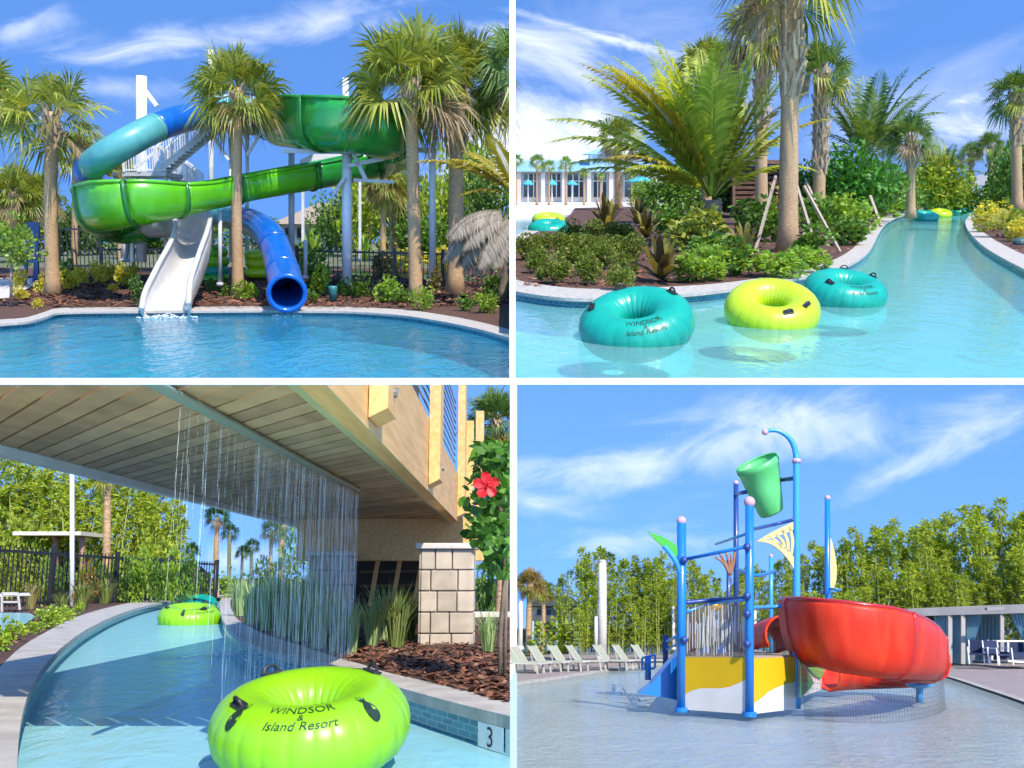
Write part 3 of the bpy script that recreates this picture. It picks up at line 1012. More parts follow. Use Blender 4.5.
# entry hood and run-out
path2 = catmull([P.at(x, y, Y) for x, y, Y in ((757, 645, 11.2), (770, 640, 10.8), (786, 636, 10.2))], 6)
o = MB().sweep(path2, lambda i: [(.2 * math.cos(a) , .2 * math.sin(a) ) for a in [rad(-30 + 15 * k) for k in range(17)]]).part('slide_hood', RED, play, True); solidify(o, .02)
path3 = catmull([P.at(x, y, Y) for x, y, Y in ((935, 668, 10.6), (915, 674, 11.6), (885, 676, 12.0), (855, 677, 12.0), (828, 679, 11.6))], 6)
o = MB().sweep(path3, lambda i: [(a * .15, b * .13) for a, b in ((-1, 1), (-1, .2), (-.7, -.6), (0, -1), (.7, -.6), (1, .2), (1, 1))]).part('slide_runout', RED, play, True); solidify(o, .02)
# pedestal
Yp = Yr(702); MB().tube([P.at(919.5, 703, Yp), P.at(919.5, 690, Yp), P.at(919.5, 683, Yp)], .033, 12).part('pedestal', LBLUE, play, True)
c = P.at(919.5, 685.5, Yp)
mb = MB(); mb.tube([c - V((0, 0, .03)), c - V((0, 0, .005)), c + V((0, 0, .012)), c + V((0, 0, .022))], [.05, .12, .125, .04], 20); mb.part('pedestal_plate', LBLUE, play, True)
# safety net under the slide
mb = MB(); top = [P.at(x, y, Y) for x, y, Y in ((801, 668, 8.9), (815, 671, 8.75), (845, 676, 8.5), (890, 682, 8.5), (930, 680, 9.2), (943, 672, 9.9))]
top = catmull(top, 5); low = [V((p.x, p.y, -P.H + .01)) for p in top]
for j in range(0, 9):
    for i in range(len(top) - 1):
        a, b = top[i].lerp(low[i], j / 8), top[i + 1].lerp(low[i + 1], j / 8); mb.beam(a, b, .0016, .0016)
for i in range(len(top) - 1):
    for q in (0, .33, .66):
        mb.beam(top[i].lerp(top[i + 1], q), low[i].lerp(low[i + 1], q), .0016, .0016)
mb.part('safety_net', mat('net_black', (0.05, 0.05, 0.05), 0.8), play)
# spray frame standing left of the ramp
Yq = 11.6
sp = thing(P, 'spray_frame', 'small blue spray post with a square frame standing left of the blue ramp', 'water sprayer', P.at(648, 679, Yq))
MB().tube([P.at(648, 680, Yq), P.at(648, 656, Yq)], .035, 10).part('post', BLUE, sp, True)
mb = MB()
for a, b in (((642, 658), (655, 655)), ((655, 655), (655, 668)), ((655, 668), (642, 669)), ((642, 669), (642, 658))):
    mb.tube([P.at(*a, Yq), P.at(*b, Yq)], .014, 6)
mb.part('frame', LBLUE, sp)

# ---- poles, loungers
def pole(P, name, label, cat, x, top, base, w, Y, m=WHITE, cap=False):
    s = Y / F; b = P.at(x, base, Y); t = P.at(x, top, Y); o = thing(P, name, label, cat, b)
    MB().tube([b, b.lerp(t, .5), t], [w * s / 2, w * s / 2, w * s * .45], 12).part('shaft', m, o, True)
    MB().tube([b, b + V((0, 0, w * s * .8))], w * s * .72, 12).part('base_plate', m, o, True)
    MB().tube([t, t + V((0, 0, w * s * .25))], [w * s * .5, w * s * .3], 12).part('cap', m, o, True)
    return o
IVORY = mat('ivory_paint', (0.70, 0.64, 0.52), 0.5, (0.6, 0.55, 0.45), 3)
pole(P, 'light_pole', 'thick tall ivory pole standing at the pad edge beside the loungers', 'light pole', 602.5, 562, 663, 8.5, 19.6, IVORY)
pole(P, 'short_pole', 'short ivory pole at the far left behind the loungers', 'light pole', 520.5, 602, 650, 4.5, 21.5, IVORY)
pole(P, 'short_pole', 'thin short ivory pole just left of the thick tall one', 'light pole', 596, 617, 650, 3.5, 21.8, IVORY)
pole(P, 'short_pole', 'thin ivory pole seen just left of the play structure', 'light pole', 673.5, 607, 650, 3.2, 21.8, IVORY)
pole(P, 'short_pole', 'thin ivory pole seen through the play structure posts', 'light pole', 755, 611, 655, 3.2, 21.8, IVORY)
SLING = mat('pale_sling', (0.36, 0.37, 0.27), 0.8, (0.31, 0.32, 0.23), 20); FR = mat('lounger_frame', (0.52, 0.50, 0.43), 0.4)
def lounger():
    b = V((0, 0, 0)); t = thing(P, 'sun_lounger', 'x', 'sun lounger', b, 'loungers along the splash pad')
    mb = MB(); mb.box((.12, 0, .24), (.72, .40, .02)); mb.part('seat', SLING, t)
    mb = MB(); mb.beam(V((-.22, 0, .24)), V((-.50, 0, .62)), .40, .02); mb.part('backrest', SLING, t)
    mb = MB()
    for y in (-.21, .21):
        mb.beam((-.26, y, .24), (.50, y, .24), .03, .04); mb.beam((-.22, y, .24), (-.51, y, .64), .03, .03)
        mb.beam((-.42, y, .45), (-.36, y, .24), .02, .02); mb.beam((-.40, y, .24), (-.2, y, .24), .03, .04)
    mb.beam((.49, -.21, .24), (.49, .21, .24), .03, .04); mb.part('frame', FR, t)
    for x in (-.32, .42):
        for y in (-.2, .2):
            mb = MB(); mb.beam((x, y, .23), (x + .03, y, 0), .035, .035, (0, 1, 0)); mb.part('leg', FR, t)
    return t
lp = lounger(); first = True
LL = [(524, 674, 'sun lounger mostly cut off by the left frame edge'), (531, 671, 'sun lounger at the far left with its whole frame in view'), (549, 668, 'second sun lounger from the left, in front of the pale house'), (569, 666, 'third sun lounger from the left, under the round bush'),
      (587, 664, 'sun lounger directly left of the thick ivory pole'), (614, 662, 'sun lounger directly right of the thick ivory pole'), (633, 660.5, 'sun lounger in front of the dense bamboo, two right of the thick pole'), (652, 659.5, 'sun lounger nearest the small blue spray frame')]
for x, y, lb in LL:
    t = lp if first else copy_tree(lp); first = False
    Y = 17.6 + (671 - y) * .12; p = P.at(x, y, Y); p.z = -P.H + .02
    t.location = P.M @ p; t.scale = (.68,) * 3; t.rotation_mode = 'QUATERNION'; t.rotation_quaternion = (P.M @ Matrix.Rotation(rad(-28 + rng.uniform(-5, 5)), 3, 'Z')).to_quaternion(); t['label'] = lb

# ---- far house, palms, bush
bl = thing(P, 'house', 'cream two storey house with grey roof and porch behind the left loungers', 'house', P.at(553, 650, 30))
mb = MB(); HW = mat('house_wall', (0.62, 0.56, 0.44), 0.8, (0.55, 0.5, 0.4), 2)
a, b = P.at(531, 650, 30), P.at(580, 607, 30)
mb.box(((a.x + b.x) / 2, 31.5, (a.z + b.z) / 2), (b.x - a.x, 3, b.z - a.z)); mb.part('wall', HW, bl)
mb = MB(); e = P.at(528, 606, 29.6); f_ = P.at(583, 606, 29.6); g = P.at(540, 596, 31.5); h = P.at(571, 596, 31.5)
mb.add([e, f_, h, g, e + V((0, 4, 0)), f_ + V((0, 4, 0))], [(0, 1, 2, 3), (4, 3, 2, 5), (0, 3, 4), (1, 5, 2), (0, 4, 5, 1)]); mb.part('roof', mat('shingle', (0.17, 0.13, 0.11), 0.9, (0.12, 0.1, 0.09), 20), bl)
mb = MB(); mb.prism([P.at(532, 621, 29.3), P.at(566, 621, 29.3), P.at(564, 616, 29.3), P.at(534, 616, 29.3)], (0, .8, 0)); mb.part('porch_roof', mat('shingle', (0.2, 0.2, 0.2)), bl)
GLASS = mat('dark_glass', (0.03, 0.04, 0.05), 0.1, spec=0.8)
for x in (539, 549, 558, 570):
    mb = MB(); c = P.at(x, 612 if x < 565 else 611, 29.95); mb.box(c, (.14, .06, .16)); wn = mb.part('window', GLASS, bl)
    mb = MB(); mb.box(c + V((0, .01, 0)), (.19, .05, .21)); child(mb.mesh('frame', WHITE, P, BASE[bl.name][1]), 'frame', wn)
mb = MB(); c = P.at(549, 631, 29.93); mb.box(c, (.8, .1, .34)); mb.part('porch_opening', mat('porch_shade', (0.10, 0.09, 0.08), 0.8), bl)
for x in (533, 541, 557, 565):
    mb = MB(); mb.beam(P.at(x, 650, 29.3), P.at(x, 621, 29.3), .05, .05); mb.part('column', WHITE, bl)
sabal(P, 'palm with amber crown at the left edge above the loungers', 529, 652, 25, 530.5, 583, 19, 5.5, 41, .25, clip=True, mats=(SABALY, SABAL, DEADL))
sabal(P, 'shorter palm standing in front of the pale house', 542, 650, 27, 543, 590, 14, 4, 42, .2, group=None)
shrub(P, 'round_bush', 'broad olive bush behind the third lounger', 566, 654, 23, 56, 34, BAMBD, 3, 'bush', n=800, ls=.11)
shrub(P, 'low_bush', 'low green bush beside the leftmost palm', 537, 655, 23.4, 24, 16, GREEN, 2, 'bush', n=300)
# ---- bamboo screens
rng = random.Random(44)
tops = [(566, 575, 1), (584, 553, 0), (594, 548, 0), (611, 553, 1), (626, 564, 1), (638, 563, 1), (646, 560, 1), (658, 561, 1), (670, 557, 0), (684, 566, 1), (697, 563, 1), (712, 574, 0), (727, 578, 1), (742, 572, 0), (757, 575, 1),
        (772, 566, 0), (786, 560, 1), (804, 555, 0), (818, 548, 1), (839, 545, 0), (853, 543, 1), (869, 533, 0), (882, 526, 0), (897, 532, 1), (908, 529, 0), (922, 522, 0), (934, 531, 1), (946, 522, 0), (960, 517, 0), (974, 516, 1), (990, 508, 0), (1006, 503, 0), (1020, 512, 1), (1036, 508, 0), (1052, 510, 0)]
for i, (x, top, dk) in enumerate(tops):
    Y = 23 + rng.uniform(-.6, .9)
    bamboo(P, 'feathery yellow green bamboo in the tall screen behind the splash pad', x, 652, Y, (652 - top) * 1.03, i + 1, 'bamboo screen behind the splash pad', BAMB if dk == 0 else BAMBD, .95)
for i in range(26):
    x = 580 + i * 19 + rng.uniform(-5, 5); Y = 22 + rng.uniform(-.4, .4)
    bamboo(P, 'shorter leafy bamboo filling the foot of the splash pad screen', x, 654, Y, rng.uniform(52, 80) + max(0, (x - 800) * .12), i + 3, 'lower bamboo at the foot of the screen', BAMBD if i % 3 else BAMB, 1.35)

# ---- cabanas
CURT = mat('blue_curtain', (0.20, 0.40, 0.47), 0.8, (0.36, 0.56, 0.60), 6, stretch=(9, 9, .2))
CF = mat('cabana_frame', (0.38, 0.36, 0.32), 0.6, (0.32, 0.30, 0.27), 3)
NAVY = mat('navy_cushion', (0.015, 0.025, 0.07), 0.8)
YC0 = 19.5
cab = thing(P, 'cabana', 'flat roofed poolside cabana with blue curtains at the right edge', 'cabana', P.at(950, 664, YC0))
mb = MB(); a = P.at(905, 614, YC0 + 3.2); b = P.at(1062, 607, YC0 - .6); a2 = V((a.x, a.y, a.z))
mb.beam(P.at(908, 613, YC0 + 1.2), P.at(1060, 608.5, YC0 - .4), .07, .13); mb.part('front_beam', CF, cab)
mb = MB(); p, q = P.at(908, 611.5, YC0 + 1.2), P.at(1060, 606, YC0 - .4); mb.prism([p, q, q + V((0, 2.2, .02)), p + V((0, 2.2, .02))], (0, 0, .05)); mb.part('roof', CF, cab)
mb = MB(); mb.beam(P.at(986, 609, YC0 - .1), P.at(1003, 608.3, YC0 - .1), .1, .05); mb.part('sign_plate', mat('plate_grey', (0.25, 0.24, 0.23), 0.5), cab)
for x, yb, w in ((949.5, 663, 4), (962.5, 664, 4), (1001.5, 662, 3.5), (1036, 668, 4)):
    Yx = YC0 + (1.2 - 1.6 * (x - 908) / 152)
    mb = MB(); mb.beam(P.at(x, yb, Yx), P.at(x, 613, Yx), w * .0195, w * .0195); mb.part('post', CF, cab)
def curtain(x0, x1, y0, y1, waist=None, n=40, amp=.03, dY=.12):
    mb = MB(); A = []; rows = 7
    for j in range(rows):
        v = j / (rows - 1); r = []
        for i in range(n + 1):
            u = i / n; x = x0 + (x1 - x0) * u
            if waist is not None:
                k = 1 - .72 * math.sin(math.pi * min(1, v * 1.0) * .5) ** 1.5 if v < .75 else .28 + .1 * (v - .75) * 4
                x = waist + (x - waist) * k
            y = y0 + (y1 - y0) * v; Yx = YC0 + (1.2 - 1.6 * (x - 908) / 152) + dY
            r.append(P.at(x, y, Yx) + V((0, amp * math.sin(u * 2 * math.pi * n / 6.0), 0)))
        A.append(r)
    for j in range(rows - 1):
        strip(mb, A[j], A[j + 1])
    mb.part('curtain', CURT, cab, True)
curtain(934, 948, 615, 662); curtain(951, 961, 615, 663); curtain(965, 982, 613, 663, waist=966); curtain(975, 1000, 614, 660, dY=1.0); curtain(1010, 1032, 612, 655, waist=1031)
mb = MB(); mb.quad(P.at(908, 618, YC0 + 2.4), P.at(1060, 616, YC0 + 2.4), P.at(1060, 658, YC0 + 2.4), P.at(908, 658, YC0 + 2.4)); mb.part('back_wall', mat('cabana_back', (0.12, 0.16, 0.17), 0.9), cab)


def chair(label, x, yb, Y, rz):
    t = thing(P, 'patio_chair', label, 'chair', P.at(x, yb, Y), 'white framed cabana chairs'); c = BASE[t.name][1]; S = .33
    def q(x, y, z): return c + Matrix.Rotation(rz, 3, 'Z') @ V((x * S, y * S, z * S))
    for sx_ in (-.5, .5):
        for sy in (-.5, .5):
            MB().beam(q(sx_, sy, 0), q(sx_, sy, 1.3 if sy > 0 else .9), .02, .02, (0, 1, 0)).part('leg', WHITE, t)
        MB().beam(q(sx_, -.5, .9), q(sx_, .5, .9), .02, .015).part('armrest', WHITE, t)
    MB().prism([q(-.48, -.48, .5), q(.48, -.48, .5), q(.48, .48, .5), q(-.48, .48, .5)], (0, 0, .03)).part('seat', NAVY, t)
    MB().prism([q(-.48, .46, .55), q(.48, .46, .55), q(.48, .5, 1.3), q(-.48, .5, 1.3)], (0, .02, 0)).part('backrest', NAVY, t)
chair('white framed chair with navy seat, left one in front of the cabana', 980, 664, 19.0, -.5)
chair('white framed chair with navy seat, right one beside the navy sofa', 999, 665, 18.8, .3)
sf = thing(P, 'sofa', 'navy cushioned sofa with white frame inside the cabana', 'sofa', P.at(1012, 664, 19.2))
MB().prism([P.at(993, 642, 19.7), P.at(1040, 642, 19.7), P.at(1040, 659, 19.7), P.at(993, 659, 19.7)], (0, .1, 0)).part('backrest', NAVY, sf)
mb = MB()
for a, b in (((1008, 641), (1008, 663)), ((992, 641), (1040, 641)), ((992, 641), (992, 660)), ((1008, 660), (1040, 662))): mb.beam(P.at(*a, 19.3), P.at(*b, 19.3), .03, .03, (0, 1, 0))
mb.part('frame', WHITE, sf)
MB().prism([P.at(1009, 652, 19.2), P.at(1040, 653, 19.2), P.at(1040, 659, 19.2), P.at(1009, 658, 19.2)], (0, .5, 0)).part('seat', NAVY, sf)
MB().prism([P.at(1008, 660, 18.9), P.at(1040, 662, 18.9), P.at(1040, 664, 18.9), P.at(1008, 662, 18.9)], (0, .4, 0)).part('footrest', WHITE, sf)

# ================================================================ lazy river under the footbridge (lower left)
P = P3
rng = random.Random(33)
G3 = 0.155
FLOOR3 = mat('river_floor_blue', (0.40, 0.80, 0.86), 0.8, (0.48, 0.84, 0.88), 3)
MB().quad(V((-14, 2.5, -P.H - .55)), V((2, 2.5, -P.H - .55)), V((2, 42, -P.H - .55)), V((-30, 42, -P.H - .55))).obj(P, 'river_floor', FLOOR3, kind='structure', clip=True)
W3 = water('river_water', (0.58, 0.93, 0.97), 5.0, 0.5, 0.022, 0.5, (0.40, 0.80, 0.84), 0.62, stretch=(1, .55, 1))
MB().quad(V((-14, 2.5, -P.H)), V((2, 2.5, -P.H)), V((2, 42, -P.H)), V((-30, 42, -P.H))).obj(P, 'river_water', W3, kind='structure', clip=True)
TILE = brickmat('waterline_tile', (0.015, 0.16, 0.21), (0.03, 0.25, 0.30), (0.26, 0.38, 0.40), 9.0, 0.5, 0.25, 0.03, 0.2, swap=(math.pi / 2, 0, rad(0)))


def bank(P, name, edge, outer, far, dz, floor, fmat, tile=TILE, chipn=0, wall=MULCH, skirt=0.05):
    """coping strip along the water (edge -> outer), planted bed behind it, tiled wall below"""
    mb = MB(); strip(mb, edge, outer); strip(mb, [p - V((0, 0, skirt)) for p in edge], edge)
    o = mb.obj(P, 'pool_coping', CONC, kind='structure', clip=True)
    mb = MB(); d = [V((p.x, p.y, floor)) for p in edge]; inn = [p.lerp(q, .12) - V((0, 0, skirt)) for p, q in zip(edge, outer)]
    wl = [V((p.x, p.y, -P.H - skirt * .8)) for p in inn]; strip(mb, wl, inn); strip(mb, inn, [p - V((0, 0, skirt)) for p in edge])
    mb.obj(P, 'waterline_tiles', tile, kind='structure', clip=True)
    mb = MB(); strip(mb, [V((p.x, p.y, floor)) for p in inn], wl); mb.obj(P, 'pool_wall', fmat, kind='structure', clip=True)
    mb = MB(); lo = [p - V((0, 0, .012)) for p in outer]
    strip(mb, lo, far); mb.obj(P, name, wall, kind='structure', clip=True)
    return lo


def grid_bank(P, name, lo, far, m, nu=14, amp=.03, seed=1):
    rng = random.Random(seed); mb = MB(); rows = []
    for j in range(nu + 1):
        t = (j / nu) ** 1.6
        rows.append([a.lerp(b, t) + V((0, 0, rng.uniform(0, amp) * min(1, 3 * t))) for a, b in zip(lo, far)])
    for j in range(nu): strip(mb, rows[j], rows[j + 1])
    return mb.obj(P, name, m, kind='structure', smooth=True, clip=True)


# left bank (edge runs from near to far, bends right at the far end and closes the view)
Lin = catmull([P.gnd(x, y, G3) for x, y in ((14, 830), (17, 768), (19, 738), (23, 712), (31, 688), (46, 664), (67, 643), (92, 626.5), (122, 613), (152, 604.5), (186, 599), (222, 596), (262, 595), (330, 595.5))], 5)
Lout = catmull([P.gnd(x, y, G3) for x, y in ((-60, 830), (-46, 768), (-38, 735), (-26, 705), (-8, 676), (20, 648), (46, 632), (76, 617), (110, 607), (144, 600.2), (180, 596.4), (218, 594), (262, 593.3), (330, 593.5))], 5)
far = [V((-34 + 30 * (i / (len(Lin) - 1)) ** 1.2, 6 + 38 * min(1, 1.3 * i / (len(Lin) - 1)), -P.H + G3 + .02)) for i in range(len(Lin))]
lo = bank(P, 'planted_bed', Lin, Lout, far, G3, -P.H - .55, FLOOR3)
# right bank
Rin = catmull([P.gnd(x, y, G3) for x, y in ((226, 594.8), (221, 599), (219.5, 607), (221.5, 616), (226, 625), (236, 635), (256, 646), (290, 656), (331, 664), (358, 673), (381, 682), (430, 696), (476, 708), (512, 717), (560, 734))], 5)
Rout = catmull([P.gnd(x, y, G3) for x, y in ((240, 594), (232, 598.5), (230.5, 605), (233, 612.5), (238, 619.5), (248, 626), (266, 634.5), (298, 645), (340, 658), (361, 664), (384, 671.5), (430, 682), (468, 691), (512, 701.5), (570, 717))], 5)
far = [V((1.5, 40 - 36.5 * i / (len(Rin) - 1), -P.H + G3 + .02)) for i in range(len(Rin))]
bank(P, 'planted_bed', Rin, Rout, far, G3, -P.H - .55, FLOOR3)
MB().quad(V((-80, 38, -P.H + .06)), V((1.5, 38, -P.H + .06)), V((1.5, 1500, -P.H)), V((-1500, 1500, -P.H))).obj(P, 'ground', mat('far_grass', (0.07, 0.10, 0.03)), kind='structure', clip=True)


def pick(rng):
    x = rng.uniform(300, 512); y = rng.uniform(618, 712)
    lim = 655 + (x - 331) * .26 if x > 331 else 644
    if y > lim: return None
    return P.gnd(x, y, G3 + .008)
chips(P, 'bark_chips', pick, 5200, .055, 3, CHIP)
def pick2(rng):
    x = rng.uniform(0, 230); y = rng.uniform(590, 668)
    lim = 596 + max(0, (180 - x)) * .07 + max(0, 110 - x) * .33 + max(0, 40 - x) * .35
    return P.gnd(x, y, G3 + .008) if y < lim - 4 else None
chips(P, 'bark_chips', pick2, 2600, .06, 4, CHIP)

# depth marker tiles on the waterline
def edge_at(px):
    best = min(range(len(Rin) - 1), key=lambda i: abs((CX + F * (P.R.transposed() @ Rin[i]).x / (P.R.transposed() @ Rin[i]).y) - px))
    return best
def proj(p):
    c = P.R.transposed() @ p
    return CX + F * c.x / c.y, CY - F * c.z / c.y
def edge_pt(px):
    for i in range(len(Rin) - 1):
        a, b = proj(Rin[i])[0], proj(Rin[i + 1])[0]
        if a <= px <= b and i > 30: return Rin[i].lerp(Rin[i + 1], (px - a) / (b - a)), (Rin[i + 1] - Rin[i]).normalized()
def marker(px0, px1, txt, label):
    a, t = edge_pt(px0); b, _ = edge_pt(px1); n = V((0, 0, 1)).cross(b - a).normalized()
    n = n if n.dot(-a) > 0 else -n
    out = n * -.004; dn = V((0, 0, -.052)); h = V((0, 0, -.10))
    o = thing(P, 'depth_marker', label, 'depth sign', a)
    mb = MB(); mb.prism([a + out + dn, b + out + dn, b + out + dn + h, a + out + dn + h], n * .004); mb.part('tile', WHITE, o, clip=True)
    q = text_mb(txt, .115); d = (b - a).normalized(); c = a.lerp(b, .5) + out + dn + h * .90 + n * .0065
    q.v = [c + d * p.x * 1.15 + V((0, 0, p.y)) for p in q.v]; q.part('numeral', mat('marker_black', (0.01, 0.01, 0.012), 0.5), o, clip=True)
marker(478, 503, '3', 'white waterline tile with a black 3 at the right pool edge')
marker(505.5, 530, 'N', 'white tile with dark lettering cut by the frame beside the 3')

# ---- footbridge
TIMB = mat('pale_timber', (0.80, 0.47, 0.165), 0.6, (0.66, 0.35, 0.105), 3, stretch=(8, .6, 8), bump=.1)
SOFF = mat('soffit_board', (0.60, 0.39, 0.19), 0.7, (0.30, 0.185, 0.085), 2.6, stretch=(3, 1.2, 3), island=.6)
GREENT = mat('treated_beam', (0.56, 0.52, 0.24), 0.6, (0.46, 0.43, 0.19), 3, stretch=(6, .6, 6))
GAP = mat('board_gap', (0.03, 0.025, 0.02), 0.9)
br = thing(P, 'footbridge', 'timber footbridge with boarded soffit and cable railing crossing above the river', 'bridge', V((-1.6, 9, -P.H)))
ZS = .68; X0, X1 = -2.66, -.76
mb = MB(); sk = 1.335 * (X1 - X0)
pw_ = .205; y = -1.5
while y < 14.6:
    g = .024
    a, b, c, d = V((X1, y, ZS)), V((X1, y + pw_ - g, ZS)), V((X0, y + pw_ - g + sk, ZS)), V((X0, y + sk, ZS))
    if a.y < 12.2:
        def cl(p, q):
            # keep boards in front of the far abutment
            if q.y <= 12.3: return q
            t = (12.3 - p.y) / (q.y - p.y); return p.lerp(q, t)
        d2 = cl(a, d); c2 = cl(b, c)
        mb.prism([a, b, c2, d2], (0, 0, .03))
    y += pw_
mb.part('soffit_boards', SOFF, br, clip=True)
mb = MB(); mb.box(((X0 + X1) / 2, 7.3, ZS + .08), (X1 - X0, 11, .06)); mb.part('deck', GAP, br, clip=True)
mb = MB(); mb.beam((X0 - .03, 2, ZS - .01), (X0 - .06, 13.4, ZS - .01), .07, .075); mb.part('edge_beam', mat('edge_grey', (0.74, 0.74, 0.66), 0.6, (0.64, 0.64, 0.56), 3), br, clip=True)
mb = MB(); mb.quad(V((-.60, 2, .612)), V((-.60, 11.3, .612)), V((X1 - .005, 12.2, .655)), V((X1 - .02, 2, .655))); mb.quad(V((X1 - .02, 2, .655)), V((X1 - .005, 12.2, .655)), V((X1 - .005, 12.2, .7)), V((X1 - .02, 2, .7))); mb.part('side_beam', GREENT, br, clip=True)
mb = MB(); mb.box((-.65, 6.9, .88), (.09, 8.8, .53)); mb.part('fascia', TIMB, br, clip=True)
for Y, w in ((4.28, .30), (7.35, .30), (11.2, .34)):
    mb = MB()
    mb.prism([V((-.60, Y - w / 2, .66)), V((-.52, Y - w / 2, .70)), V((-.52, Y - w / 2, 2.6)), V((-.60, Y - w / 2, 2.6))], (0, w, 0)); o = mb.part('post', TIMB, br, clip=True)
    for q in ((V((-.53, Y + .05, .80)), V((-.505, Y + .05, .80)), .022), (V((-.60, Y + w * .75, 1.02)), V((-.57, Y + w * .75, 1.02)), .03)):
        me = MB().tube([q[0], q[1]], q[2], 8).mesh('bolt', mat('bolt_steel', (0.25, 0.24, 0.24), 0.4, metal=.7), P, BASE[br.name][1], False, True)
        if len(me.vertices): child(me, 'bolt', o)
mb = MB()
for k in range(11):
    z = 1.20 + .075 * k; mb.tube([V((-.64, 4.5, z)), V((-.64, 11.2, z))], .007, 5)
mb.part('railing_cables', mat('cable_steel', (0.35, 0.34, 0.33), 0.35, metal=.8), br, clip=True)
mb = MB(); mb.box((-.72, 6.2, 1.6), (.02, 2.6, .9)); mb.part('railing_screen', mat('railing_screen', (0.03, 0.035, 0.045), 0.4), br, clip=True)
for c_, z_ in (((-.49, 11.45, 1.18), (.10, .12, 1.2)), ((-.40, 12.4, 1.3), (.1, .16, 1.5))):
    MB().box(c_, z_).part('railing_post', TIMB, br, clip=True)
# far cross beam, struts, dark abutment
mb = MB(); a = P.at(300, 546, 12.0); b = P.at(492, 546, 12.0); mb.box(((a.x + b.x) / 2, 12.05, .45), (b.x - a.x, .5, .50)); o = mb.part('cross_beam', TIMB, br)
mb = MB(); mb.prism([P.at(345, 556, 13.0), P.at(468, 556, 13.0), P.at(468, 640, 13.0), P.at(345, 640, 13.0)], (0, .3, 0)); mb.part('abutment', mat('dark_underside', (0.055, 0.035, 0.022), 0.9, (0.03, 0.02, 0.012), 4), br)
for x0, x1 in ((370, 378), (392, 400), (414, 422)):
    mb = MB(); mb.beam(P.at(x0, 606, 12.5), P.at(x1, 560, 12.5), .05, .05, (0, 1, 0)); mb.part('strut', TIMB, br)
for y in (572, 586):
    mb = MB(); mb.beam(P.at(360, y, 12.8), P.at(422, y - 1, 12.8), .05, .03); mb.part('brace', mat('brace_brown', (0.16, 0.09, 0.05), 0.8), br)
# water pipe and rain curtain
pa, pb = P.at(170, 380, 2.82), P.at(358.5, 487, 0); d0, d1 = P.dir(168, 384), P.dir(358.5, 487)
pa = d0 * (ZS / d0.z); pb = d1 * (ZS / d1.z)
pa = pb + (pa - pb) * 1.15; pa.z = pb.z = ZS - .025
mb = MB(); mb.tube([pa, pb], .022, 8); mb.part('rain_pipe', mat('pipe_green', (0.24, 0.30, 0.22), 0.5), br, True, True)
mb = MB(); rng = random.Random(8)
ax = pb - pa
for k in range(300):
    t = .12 + .88 * (rng.random() ** .8); q = pa + ax * t
    px = proj(q)[0]
    if px < 176 or (px < 200 and rng.random() < .6): continue
    if px < 250 and rng.random() < .45: continue
    end = -P.H + (G3 if px > 300 else 0)
    pts = []; xw = rng.uniform(-.012, .012); yw = rng.uniform(-.05, .05)
    top = q + V((rng.uniform(-.01, .01), yw, -.02))
    nseg = 26
    if px < 235: end = top.z - (top.z - end) * rng.uniform(.25, .75)
    w = rng.uniform(.0010, .0024) * (q.y / 6)
    for j in range(nseg + 1):
        u = j / nseg; pts.append(V((top.x + xw * u, top.y, top.z + (end - top.z) * u)))
    rs = [w * rng.uniform(.4, 1.15) for _ in pts]
    j0 = 0
    while j0 < nseg:
        L_ = rng.randint(2, 9); seg = pts[j0:j0 + L_ + 1]
        if len(seg) > 1: mb.tube(seg, [rs[j0 + q_] * (.25 if q_ in (0, len(seg) - 1) else 1) for q_ in range(len(seg))], 5, False)
        j0 += L_ + rng.choice((0, 1, 1, 2))
mb.obj(P, 'water_curtain', streaks('water_curtain', (0.90, 0.92, 0.86), 0.17), label='curtain of thin falling water streams below the bridge pipe', cat='water curtain', kind='stuff', smooth=True, clip=True)

